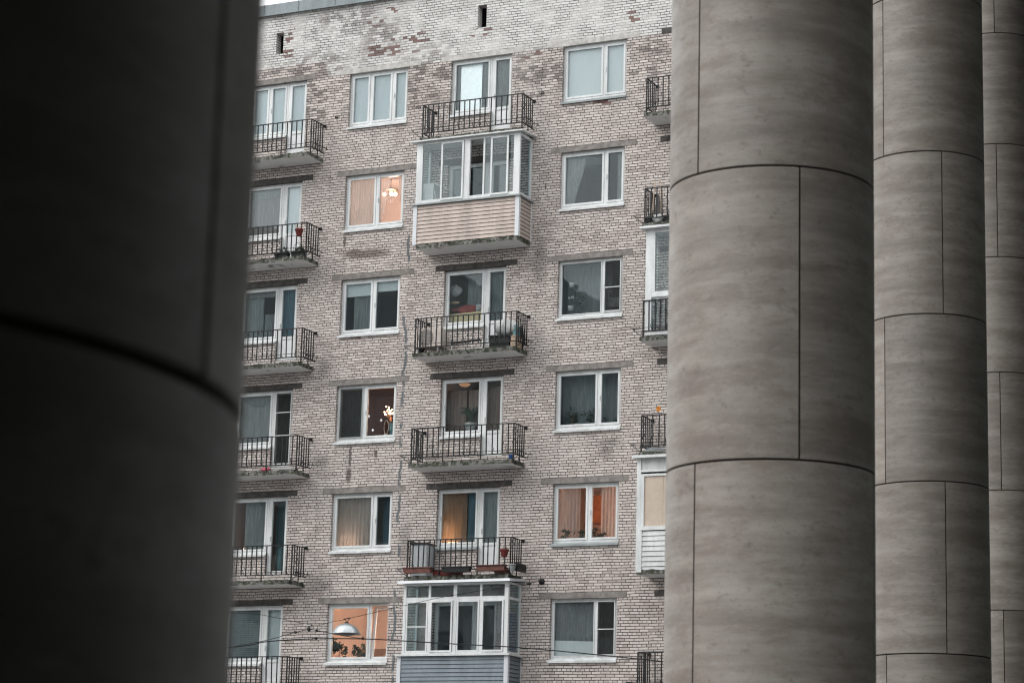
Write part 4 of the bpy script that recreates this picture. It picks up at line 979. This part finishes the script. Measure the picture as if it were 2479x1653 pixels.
# palm window
curtain(c0-.02, c0+.55, wz(4, -1.56), wz(4, -.25), F['brown'], 'brown curtain left of the palm', y=.52, folds=5)
curtain(c0+.60, cm, wz(4, -1.56), wz(4, -.25), F['brown'], 'brown curtain right behind the palm', y=.52, folds=5)
curtain(cm, c1, wz(4, -1.56), wz(4, -.20), F['brown'], 'brown curtain in the door beside the palm', y=.52, folds=5)
foliage('palm_plant', (1.12, .30, wz(4, -1.22)), .66, .44, 46, P_['green'], 'drooping palm in a white pot, in the window above the empty balcony', seed=9, long=True, pot=.22)
lp = lamp((.46, 1.15, wz(4, .05)), 2.0, WARM, 'orange ceiling lamp at the top of the palm window', name='ceiling_lamp', rad=.1)
b = MB(); b.lathe([(.001, -.06), (.10, -.045), (.16, 0), (.16, .02), (.001, .02)], lp.location, 20); b.build('lamp_shade', emitter('lit_shade', (1., .50, .25), .14), lp, lp.location).matrix_parent_inverse = Matrix.Translation(lp.location).inverted()
# misty plant window
curtain(D0, D1, wz(4, -1.56), wz(4, -.04), F['sheer_dim'], 'misty grey net behind the plants, fourth window down on the right', y=.56, folds=8, amp=.03)
foliage('house_plant', (4.05, .45, wz(4, -1.5)), .62, .30, 150, P_['green2'], 'leafy plant at the left of the misty window', seed=11)
foliage('house_plant', (4.72, .42, wz(4, -1.5)), .60, .26, 130, P_['green2'], 'leafy plant beside the middle bar of the misty window', seed=12)
foliage('house_plant', (5.40, .34, wz(4, -1.52)), .34, .18, 14, P_['green'], 'spiky plant in the right leaf of the misty window', seed=13, long=True)
b = MB(); b.lathe([(.001, 0), (.09, 0), (.11, .12), (.115, .13), (.10, .13)], (4.30, .26, wz(4, -1.53)), 16); tag(b.build('flower_pot', P_['pot'], None, (4.30, .26, wz(4, -1.53))), 'round white pot on the sill of the misty window', 'pot')
# ---- fifth floor from the top
curtain(a0+.35, am, wz(5, -1.56), wz(5, -.04), F['grey'], 'dark grey curtain in the dim left balcony window, fifth floor down', folds=6, y=.3)
curtain(am, a1, wz(5, -2.0), wz(5, -.04), F['teal'], 'dark teal curtain in the fully glazed balcony door', folds=5, y=.5)
b = MB(); b.blob((am+.36, .33, wz(5, -1.72)), (.22, .1, .34), .10, 9, 0, 3); tag(b.build('laundry_bundle', P_['teal'], None, (am+.36, .33, wz(5, -2.05))), 'bluish bundle at the foot of the fully glazed balcony door', 'bundle')
lamp((a0+.15, .8, wz(5, -1.35)), 4, WARM, 'small table lamp glowing orange beside the dark grey curtain', name='table_lamp', rad=.1)
curtain(B0+.02, -1.70, wz(5, -1.56), wz(5, -.04), F['beige'], 'beige curtain with a warm glow low down, in the wide left leaf', folds=10)
curtain(-1.62, B1, wz(5, -1.56), wz(5, -.04), F['blue'], 'plain dark blue cloth behind the narrow leaf right of the beige curtain', y=.6, folds=3, amp=.01)
b = MB(); b.box(-1.16, -1.07, .20, .215, wz(5, -1.53), wz(5, -1.38)); tag(b.build('paper_card', P_['white'], None, (-1.1, .2, wz(5, -1.53))), 'small white card in the lower right corner beside the beige curtain', 'card')
lamp((-2.50, .55, wz(5, -1.52)), 14, WARM, 'table lamp glowing through the foot of the beige curtain', name='table_lamp', rad=.12)
curtain(c0, c0+.80, wz(5, -1.40), wz(5, -.04), F['amber'], 'amber curtain glowing over the balcony with red flower boxes', folds=3, amp=.012)
curtain(c0+.78, cm, wz(5, -1.56), wz(5, -.04), F['blue'], 'dark blue curtain right of the amber one', y=.34, folds=5)
curtain(cm, c1, wz(5, -1.56), wz(5, -.04), F['grey'], 'dark curtain behind the screened door over the red flower boxes', folds=6)
lamp((.58, .50, wz(5, -1.34)), 10, (1., .56, .28), 'table lamp glowing through the amber curtain', name='table_lamp', rad=.12)
curtain(D0, D0+.70, wz(5, -1.56), wz(5, -.04), F['warm'], 'pinkish net curtain at the left of the orange-lit kitchen window', folds=7)
curtain(D0+1.28, D1, wz(5, -1.56), wz(5, -.04), F['warm'], 'pinkish net curtain at the right of the orange-lit kitchen window', folds=6)
kc = empty('kitchen_cupboard', (4.85, 1.9, wz(5, -2.2)), 'orange-lit kitchen wall unit between two pinkish curtains', 'cupboard')
b = MB(); b.box(4.0, 5.4, 1.9, 2.3, wz(5, -.78), wz(5, -.05)); b.build('wall_cabinet', P_['wood2'], kc, kc.location).matrix_parent_inverse = Matrix.Translation(kc.location).inverted()
b = MB(); b.box(4.0, 5.4, 1.8, 2.3, wz(5, -2.2), wz(5, -1.15)); b.build('worktop', P_['wood'], kc, kc.location).matrix_parent_inverse = Matrix.Translation(kc.location).inverted()
lamp((5.80, 1.3, wz(5, -.6)), 34, WARM, 'kitchen light between the two pinkish net curtains', name='ceiling_light', rad=.1)
for i, (xx, hh, rr) in enumerate(((4.10, .34, .22), (4.52, .30, .15), (4.80, .36, .18), (5.05, .25, .14))):
    foliage('house_plant', (xx, .20, wz(5, -1.52)), hh, rr, 110 if i < 3 else 50, P_['green'], ['broadest dark plant on the sill, under the left pinkish curtain', 'dark plant against the middle bar of the orange-lit window', 'olive plant in front of the orange-lit gap', 'smallest plant in front of the right pinkish curtain'][i], seed=20+i)
# ---- lowest floor in view
blind(a0, am-.02, wz(6, -1.56), wz(6, -.02), F['sheer_dim'], 'teal-grey slatted blind in the lowest left balcony window', slats=26, name='venetian_blind')
curtain(am, a1, wz(6, -1.56), wz(6, -.04), F['pale'], 'plain pale blue curtain in the lowest left balcony door', folds=3, amp=.006)
lamp((-.74, 1.2, wz(6, -.5)), 46, WARM, 'ceiling light of the peach-walled room behind the street lamp', name='ceiling_light', rad=.15)
b = MB(); b.box(-2.55, -1.2, 1.2, 1.5, wz(6, -2.0), wz(6, -1.12)); cb = b.build('bookcase', P_['book'], None, (-1.9, 1.3, wz(6, -2.0))); tag(cb, 'low bookcase with orange spines in the peach room', 'bookcase')
foliage('house_plant', (-2.72, .40, wz(6, -1.50)), .62, .25, 620, P_['green'], 'bushy little tree at the left of the peach room window', seed=31)
foliage('house_plant', (-2.08, .40, wz(6, -1.52)), .44, .21, 420, P_['green'], 'bushy plant in the middle of the peach room window', seed=32)
curtain(D0, D0+1.25, wz(6, -1.22), wz(6, -.04), F['lace'], 'white lace curtain with a scalloped hem, lowest right window', folds=9, scallop=.08)
b = MB(); b.hexa([(3.76, .20, wz(6, -1.55)), (4.93, .20, wz(6, -1.55)), (3.76, .23, wz(6, -1.55)), (4.93, .23, wz(6, -1.55)), (3.76, .20, wz(6, -1.06)), (4.93, .20, wz(6, -1.10)), (3.76, .23, wz(6, -1.06)), (4.93, .23, wz(6, -1.10))]); tag(b.build('white_sheet', F['white'], None, (4.3, .2, wz(6, -1.55))), 'white sheet standing on the sill below the lace curtain', 'sheet')
b = MB(); b.hexa([(4.98, .24, wz(6, -1.55)), (5.56, .24, wz(6, -1.55)), (4.98, .27, wz(6, -1.55)), (5.56, .27, wz(6, -1.55)), (4.98, .24, wz(6, -1.02)), (5.56, .24, wz(6, -.96)), (4.98, .27, wz(6, -1.02)), (5.56, .27, wz(6, -.96))]); tag(b.build('cushion_board', F['grey'], None, (5.3, .25, wz(6, -1.55))), 'grey panel behind the screened leaf beside the lace curtain', 'panel')
# room furniture seen through the lit panes
for x0_, x1_, y_, z0_, z1_, k_, lab in ((-2.75, -1.95, 2.55, -2.3, -.95, 2, 'low wardrobe against the back wall of the bright chandelier room'), (-1.9, -1.0, 2.7, -2.3, -.25, 6, 'tall pale wardrobe at the back of the peach room')):
    wd = empty('wardrobe', ((x0_+x1_)/2, y_, wz(k_, -2.3)), lab, 'wardrobe'); inv = Matrix.Translation(wd.location).inverted()
    b = MB(); b.box(x0_, x1_, y_, y_+.5, wz(k_, z0_), wz(k_, z1_)); b.build('body', P_['tan'], wd, wd.location).matrix_parent_inverse = inv
    for i in range(2):
        xm_ = x0_+(x1_-x0_)*i/2; b = MB(); b.box(xm_+.02, xm_+(x1_-x0_)/2-.02, y_-.02, y_-.001, wz(k_, z0_)+.05, wz(k_, z1_)-.04); b.build('door', P_['tan'], wd, wd.location).matrix_parent_inverse = inv
# chandelier in the bright window, second floor from the top
ch = lamp((-2.08, 1.2, wz(2, -.42)), 30, WARM, 'chandelier with glowing globes in the brightest window', name='chandelier', rad=.12)
for bx_, bz_ in ((-2.31, -.27), (-1.96, -.30), (-2.14, -.24)):
    b = MB(); b.lathe([(.001, -.065), (.045, -.045), (.06, 0), (.045, .045), (.001, .06)], (bx_, 1.2+(.1 if bx_ == -2.14 else 0), wz(2, bz_)), 14); b.build('globe', GLOW, ch, ch.location).matrix_parent_inverse = Matrix.Translation(ch.location).inverted()
b = MB(); b.tube([(-2.12, 1.22, wz(2, .2)), (-2.12, 1.22, wz(2, -.14))], .012, 6); b.lathe([(.001, .02), (.20, .0), (.22, -.02), (.001, -.02)], (-2.12, 1.22, wz(2, -.14)), 16); b.build('stem', P_['wood'], ch, ch.location).matrix_parent_inverse = Matrix.Translation(ch.location).inverted()

# ------------------------------------------------------------------ things on the balconies
def slabtop(k): return ROW(k)-2.415
def flower_box(x, y, z, L, mat, label, d=.16, h=.15, soil=True):
    b = MB(); root_z = z
    b.hexa([(x-L/2+.02, y-d/2+.02, z), (x+L/2-.02, y-d/2+.02, z), (x-L/2+.02, y+d/2-.02, z), (x+L/2-.02, y+d/2-.02, z), (x-L/2, y-d/2, z+h), (x+L/2, y-d/2, z+h), (x-L/2, y+d/2, z+h), (x+L/2, y+d/2, z+h)])
    b.box(x-L/2-.01, x+L/2+.01, y-d/2-.01, y+d/2+.01, z+h-.02, z+h+.001)
    o = b.build('flower_box', P_[mat], None, (x, y, z)); return tag(o, label, 'flower box')
# balcony with the air conditioner (central, third floor down)
ac = empty('air_conditioner', (.12, -.30, slabtop(3)+.12), 'cream air conditioner unit at the left end of the cluttered central balcony', 'air conditioner')
inv = Matrix.Translation(ac.location).inverted()
b = MB(); b.box(-.27, .50, -.45, -.15, ROW(3)-2.19, ROW(3)-1.67); b.build('casing', P_['ac'], ac, ac.location).matrix_parent_inverse = inv
b = MB()
for i in range(12):
    t = -.21+.42*i/11; hw = math.sqrt(max(.0, .23**2-t*t)); b.box(.05-hw, .05+hw, -.462, -.4505, ROW(3)-1.93+t-.008, ROW(3)-1.93+t+.008)
b.build('fan_grille', P_['acgrill'], ac, ac.location).matrix_parent_inverse = inv
b = MB(); b.box(-.2, -.16, -.45, -.15, slabtop(3), ROW(3)-2.192); b.build('bracket', P_['acgrill'], ac, ac.location).matrix_parent_inverse = inv
b = MB(); b.box(.40, .44, -.45, -.15, slabtop(3), ROW(3)-2.192); b.build('bracket', P_['acgrill'], ac, ac.location).matrix_parent_inverse = inv
z = slabtop(3)
cr_ = empty('crate', (2.38, -.55, z), 'black crate below the plastic bag on the cluttered central balcony', 'crate'); inv = Matrix.Translation(cr_.location).inverted()
b = MB(); b.box(2.09, 2.67, -.70, -.40, z, z+.30); b.build('body', P_['black'], cr_, cr_.location).matrix_parent_inverse = inv
b = MB(); b.box(2.07, 2.69, -.72, -.38, z+.30, z+.35); b.build('lid', P_['black'], cr_, cr_.location).matrix_parent_inverse = inv
b = MB(); b.blob((2.50, -.50, z+.56), (.36, .20, .22), .13, 12, 0, 2); tag(b.build('plastic_bag', P_['bagm'], None, (2.5, -.5, z+.35)), 'big stuffed clear plastic bag on the black crate', 'bag')
b = MB(); b.box(2.70, 2.86, -.68, -.30, z, z+.30); b.box(2.69, 2.87, -.69, -.29, z+.30, z+.32); tag(b.build('cardboard_box', P_['tan'], None, (2.78, -.5, z)), 'tan cardboard box right of the black crate', 'box')
b = MB(); b.blob((2.80, -.24, z+.32), (.07, .12, .34), .12, 9, 0, 4); tag(b.build('rolled_tarp', P_['black'], None, (2.8, -.24, z)), 'dark rolled tarpaulin at the right end of the cluttered central balcony', 'tarpaulin')
b = MB(); b.box(2.74, 2.84, -.63, -.40, z+.322, z+.60); tag(b.build('carton', P_['teal'], None, (2.79, -.5, z+.32)), 'turquoise carton on the tan cardboard box', 'box')
tr_ = empty('folding_table', (.95, -.3, z), 'folded table with thin white legs lying below the cluttered window', 'table'); inv = Matrix.Translation(tr_.location).inverted()
b = MB(); b.hexa([(.75, -.33, z+.30), (1.62, -.33, z+.34), (.75, -.20, z+.30), (1.62, -.20, z+.34), (.75, -.33, z+.335), (1.62, -.33, z+.375), (.75, -.20, z+.335), (1.62, -.20, z+.375)]); b.build('table_top', P_['black'], tr_, tr_.location).matrix_parent_inverse = inv
for xa, xb in ((.62, .60), (.76, .78), (1.40, 1.36), (1.68, 1.70)):
    b = MB(); b.tube([(xa, -.3, z), (xb, -.3, z+.42 if xa < 1 else z+.36)], .014, 5); b.build('leg', P_['white'], tr_, tr_.location).matrix_parent_inverse = inv
# balcony with flower boxes and cabinet (central, fifth floor down)
z = slabtop(5)
cb = empty('cabinet', (.15, -.36, z), 'grey weathered cabinet with a dark top on the balcony with red flower boxes', 'cabinet'); inv = Matrix.Translation(cb.location).inverted()
b = MB(); b.box(-.08, .38, -.58, -.14, z, z+.86); b.build('body', P_['cab'], cb, cb.location).matrix_parent_inverse = inv
b = MB(); b.box(-.11, .41, -.61, -.11, z+.86, z+.90); b.build('top', P_['black'], cb, cb.location).matrix_parent_inverse = inv
b = MB(); b.box(-.06, .145, -.588, -.5805, z+.03, z+.83); b.box(.155, .36, -.588, -.5805, z+.03, z+.83); b.build('door', P_['cab'], cb, cb.location).matrix_parent_inverse = inv
flower_box(.28, -.88, ROW(5)-2.24-.11, .82, 'terracotta', 'red-brown flower box below the grey cabinet, leftmost on its railing')
flower_box(1.42, -.88, ROW(5)-2.24-.12, .82, 'black', 'black flower box in the middle of the railing')
flower_box(2.43, -.88, ROW(5)-2.24-.10, .82, 'terracotta', 'red-brown flower box below the white door, rightmost on the front railing')
flower_box(1.05, -.66, z+.005, .84, 'red', 'bright red trough low on the slab behind the black flower box', h=.13)
flower_box(2.60, -.60, z+.005, .40, 'terracotta', 'short red-brown trough low behind the rightmost flower box', h=.13)
b = MB(); b.box(2.99, 3.11, -.70, -.22, ROW(5)-2.33, ROW(5)-2.13); tag(b.build('flower_box', P_['black'], None, (3.05, -.5, ROW(5)-2.33)), 'black flower box hung outside the right end of the railing', 'flower box')
b = MB(); b.lathe([(.001, 0), (.06, 0), (.085, .18), (.09, .19), (.075, .19)], (3.0, -.80, ROW(5)-2.37), 12); tag(b.build('bucket', P_['cab'], None, (3.0, -.8, ROW(5)-2.37)), 'small grey bucket hung at the right corner of the railing', 'bucket')
def hang_pot(x, y, z, label, seed, twigs=True):
    root = empty('hanging_pot', (x, y, z), label, 'flower pot'); inv = Matrix.Translation(root.location).inverted()
    b = MB(); b.lathe([(.001, 0), (.065, 0), (.075, .02), (.115, .17), (.125, .175), (.125, .2), (.105, .2), (.10, .16), (.001, .15)], (x, y, z), 16); b.build('pot', P_['red'], root, root.location).matrix_parent_inverse = inv
    if twigs:
        b = MB(); rnd = random.Random(seed)
        for i in range(12):
            a = rnd.random()*6.28; b.tube([(x, y, z+.15), (x+.08*math.cos(a), y+.05*math.sin(a), z+.28), (x+.2*math.cos(a), y+.1*math.sin(a), z+rnd.uniform(.25, .42))], [.005, .004, .002], 4)
        b.build('twigs', P_['wood'], root, root.location).matrix_parent_inverse = inv
    b = MB(); b.tube([(x, y+.10, z+.17), (x, y+.125, z+.30), (x, y+.145, z+.20)], .005, 4); b.build('hook', MAT['iron'], root, root.location).matrix_parent_inverse = inv
hang_pot(2.80, -.90, ROW(5)-2.00, 'small red pot hung on the railing above the rightmost flower box', 1, False)
hang_pot(-3.80, -.90, ROW(2)-1.88, 'red pot of bare twigs hung on the second left balcony', 2)
z = slabtop(2)
for i, xx in enumerate((-4.46, -3.92)):
    o = flower_box(xx, -.66, z+.012, .44, 'black', ['black plant trough on the second left balcony, nearer the dark column', 'black plant trough at the right end of the second left balcony'][i], h=.14)
    foliage('dry_plant', (xx, -.66, z+.15), .16, .20, 90, P_['green'], ['dry dark plant in the trough nearer the dark column', 'dry dark plant in the trough below the red pot'][i], seed=40+i)
b = MB(); b.tube([(-4.1, -.70, z+.16), (-4.06, -.70, z+.34), (-3.94, -.70, z+.42), (-3.82, -.70, z+.34), (-3.78, -.70, z+.16)], .007, 5); tag(b.build('wire_hoop', MAT['iron'], None, (-3.94, -.7, z+.16)), 'thin wire hoop over the trough below the red pot', 'hoop')
z = slabtop(4)
b = MB(); b.blob((-4.66, -.62, z+.06), (.16, .08, .05), .25, 8, 0, 3); tag(b.build('pink_cloth', P_['pink'], None, (-4.66, -.62, z)), 'bright pink cloth bundle on the left balcony slab', 'cloth')
b = MB(); b.rbox((-4.22, -.60, z+.07), (.72, .10, .035), Matrix.Rotation(.04, 3, 'Y')); b.rbox((-4.15, -.50, z+.04), (.66, .05, .03), Matrix.Rotation(-.03, 3, 'Y')); tag(b.build('plank', P_['white'], None, (-4.2, -.55, z)), 'white planks lying right of the pink cloth', 'plank')
b = MB(); b.lathe([(.001, 0), (.05, 0), (.065, .11), (.06, .115)], (2.80, -.68, slabtop(4)+.012), 12); tag(b.build('blue_pot', P_['blue'], None, (2.8, -.68, slabtop(4))), 'small blue pot at the right corner of the empty central balcony', 'pot')
# right-hand balconies
z = slabtop(2)
for i, (xa, xb) in enumerate(((6.60, 6.68), (6.90, 6.86))):
    b = MB(); b.tube([(xa, -.58, z), (xa*.4+xb*.6, -.52, z+.6), (xb, -.50, z+1.12), (xb+.02*(1-2*i), -.53, z+1.2)], .014, 6); tag(b.build('pole', P_['tan'], None, (xa, -.58, z)), ['pale wooden pole leaning in the left corner of the junk balcony', 'pale wooden pole leaning right of the dark folded parasol'][i], 'pole', 'poles on the junk balcony')
b = MB(); b.hexa([(6.62, -.45, z), (6.92, -.45, z), (6.62, -.36, z), (6.92, -.36, z), (6.70, -.42, z+.85), (6.76, -.42, z+.85), (6.70, -.38, z+.85), (6.76, -.38, z+.85)]); tag(b.build('folded_parasol', plain('dusty_dark_cloth', (.11, .105, .10), .8, .4, 6), None, (6.75, -.4, z)), 'dark folded parasol standing between the wooden poles', 'parasol')
for i, (xx, rr) in enumerate(((6.62, .13), (6.86, .16), (7.12, .13))):
    b = MB(); b.blob((xx, -.66, z+.09+.03*(i == 1)), (rr, .08, .12), .25, 8, 0, 50+i); tag(b.build('junk_bag', P_['bagm' if i == 1 else 'black'], None, (xx, -.66, z)), ['black bag in the left corner of the junk balcony', 'shiny grey bag in the middle of the junk balcony', 'black bag at the right of the junk balcony'][i], 'bag', 'bags on the junk balcony')
fl = empty('toy_windmill', (7.0, -.78, ROW(4)-1.46), 'orange toy windmill fixed to the railing near the big column', 'toy'); inv = Matrix.Translation(fl.location).inverted()
b = MB(); b.tube([(7.0, -.78, ROW(4)-1.47), (7.0, -.78, ROW(4)-1.33)], .006, 5); b.build('stick', P_['black'], fl, fl.location).matrix_parent_inverse = inv
b = MB()
for i in range(4):
    a = i*1.571+.5; c_, s_ = math.cos(a), math.sin(a); p = lambda u, v, d: (7.0+u*c_-v*s_, -.80+d, ROW(4)-1.33+u*s_+v*c_)
    b.hexa([p(0, 0, 0), p(.075, .0, -.03), p(0, 0, .01), p(.075, 0, -.02), p(.01, .05, -.03), p(.065, .06, 0), p(.01, .05, -.02), p(.065, .06, .01)])
b.build('vane', P_['orange'], fl, fl.location).matrix_parent_inverse = inv
b = MB()
for i in range(5): b.tube([(6.56+.02*i, -.70, slabtop(4)+.02+.02*i), (6.75, -.72+.02*i, slabtop(4)+.03+.02*i), (7.0, -.68, slabtop(4)+.02+.018*i), (7.2, -.70, slabtop(4)+.05)], .010, 5)
tag(b.build('cable_coil', P_['cab'], None, (6.8, -.7, slabtop(4))), 'loose grey cable coil on the slab below the orange toy windmill', 'cable')
# glazed balcony contents
zz = Z0+3.62
lc = empty('leaning_panel', (.1, -.45, zz), 'white tall cupboard with crossed rails inside the beige glazed balcony', 'cupboard'); inv = Matrix.Translation(lc.location).inverted()
b = MB(); b.box(-.10, .22, -.62, -.20, zz, zz+1.72); b.build('body', P_['white'], lc, lc.location).matrix_parent_inverse = inv
b = MB(); b.tube([(.23, -.6, zz+1.70), (.56, -.25, zz+1.55), (.56, -.22, zz)], .018, 5); b.tube([(.24, -.6, zz+1.5), (.40, -.4, zz+.5)], .016, 5); b.tube([(.32, -.5, zz+1.05), (.56, -.22, zz+.95)], .016, 5); b.build('rail', P_['white'], lc, lc.location).matrix_parent_inverse = inv
b = MB(); b.box(2.55, 2.80, -.45, -.12, Z0-8.45, Z0-6.4); tag(b.build('tall_cupboard', P_['blue'], None, (2.7, -.3, Z0-8.45)), 'blue panel behind the end pane of the grey glazed balcony', 'cupboard')

# ------------------------------------------------------------------ street lamp on its span wires
LP = Vector((2.80, -9.0, Z0-7.50))
sl = empty('street_lamp', LP, 'grey metal dome street lamp hanging from a wire before the lit peach window', 'street lamp', None); inv = Matrix.Translation(LP).inverted()
b = MB(); b.lathe([(.06, .015), (.10, .0), (.17, -.025), (.24, -.075), (.29, -.14), (.315, -.195), (.335, -.215), (.335, -.232), (.30, -.225), (.22, -.10), (.001, -.05)], LP, 40); b.build('lamp_shade', P_['steel'], sl, LP).matrix_parent_inverse = inv
b = MB(); b.lathe([(.24, -.20), (.20, -.235), (.11, -.262), (.001, -.27)], LP, 24); b.build('diffuser', plain('dull_diffuser', (.10, .10, .10), .4, .2, 8), sl, LP).matrix_parent_inverse = inv
b = MB(); b.lathe([(.001, .05), (.045, .045), (.05, .0), (.07, -.01)], LP, 14); b.tube([LP+Vector((-.075, 0, .115)), LP+Vector((-.02, 0, .07)), LP+Vector((0, 0, .02))], .009, 5); b.tube([LP+Vector((.075, 0, .115)), LP+Vector((.02, 0, .07)), LP+Vector((0, 0, .02))], .009, 5)
b.tube([LP+Vector((-.085, 0, .11)), LP+Vector((.085, 0, .135))], .013, 6); b.build('bracket', P_['wire'], sl, LP).matrix_parent_inverse = inv
def cable(pts, r, label, name='overhead_cable', extra=()):
    pts = [Vector((p[0], p[1], Z0+p[2])) for p in pts]; root = empty(name, pts[0], label, 'cable', 'overhead wires in front of the facade'); inv = Matrix.Translation(pts[0]).inverted()
    fine = []
    for i in range(len(pts)-1):
        p0, p1, p2, p3 = pts[max(i-1, 0)], pts[i], pts[i+1], pts[min(i+2, len(pts)-1)]
        for k in range(6):
            t = k/6; fine.append(.5*((2*p1)+(p2-p0)*t+(2*p0-5*p1+4*p2-p3)*t*t+(3*p1-p0-3*p2+p3)*t**3))
    fine.append(pts[-1]); b = MB(); b.tube(fine, r, 6); b.build('wire', P_['wire'], root, pts[0]).matrix_parent_inverse = inv
    for q in extra:
        b = MB(); b.blob((q[0], q[1], Z0+q[2]), (q[3], .03, q[4]), .2, 6, 0, 1); b.build('clamp', P_['wire'], root, pts[0]).matrix_parent_inverse = inv
    return root
cable([(-2.2, -13.3, -8.72), (1.02, -11., -8.18), (1.65, -10.55, -8.02), (2.54, -9.91, -7.91), (3.49, -9.24, -7.87), (4.21, -8.73, -7.88), (5.06, -8.15, -7.90), (6.66, -7.05, -7.94), (9.76, -5.0, -8.16), (16., -1.0, -8.6)], .013, 'thickest overhead cable running right across in front of the grey glazed balcony', extra=[(2.54, -9.91, -7.90, .05, .03), (3.40, -9.30, -7.86, .03, .035)])
cable([(-1.5, -12.0, -7.55), (.99, -10.69, -7.40), (1.01, -10.23, -7.40), (1.09, -8.95, -7.37), (1.18, -7.94, -7.35)], .008, 'thin wire from the dark column to the wire junction') if False else None
up_pts = [(-.8, -12.6, -7.46), (1.22, -10.9, -7.42), (1.75, -10.4, -7.47), (2.37, -9.75, -7.585), (2.62, -9.3, -7.47), (2.80, -9.0, -7.385), (3.0, -6.9, -6.90), (3.1, -4.4, -6.37), (3.47, -.12, -5.56)]
cable(up_pts, .006, 'thin span wire that carries the dome street lamp and rises to the wall anchor')
cable([(1.02, -11., -8.17), (1.65, -10.55, -7.99), (2.15, -10.18, -7.79), (2.40, -10.0, -7.715), (2.60, -9.86, -7.735), (2.87, -9.67, -7.79), (3.27, -9.39, -7.85), (3.49, -9.24, -7.865)], .008, 'wire rising from the thick cable to a peak left of the dome street lamp', extra=[(2.40, -10.0, -7.70, .045, .05), (2.16, -10.17, -7.785, .05, .028), (2.55, -9.9, -7.725, .04, .025)])
cable([(2.37, -9.80, -7.59), (2.36, -9.9, -7.64), (2.40, -10.0, -7.71)], .011, 'short tie wire joining the span wire to the peak left of the dome street lamp')
b = MB(); b.blob((3.36, -.55, Z0-5.66), (.08, .03, .028), .2, 7, 0, 1); 
tag(b.build('cable_insulator', P_['wire'], None, (3.36, -.55, Z0-5.66)), 'small dark insulator on the wire by the wall anchor', 'insulator')
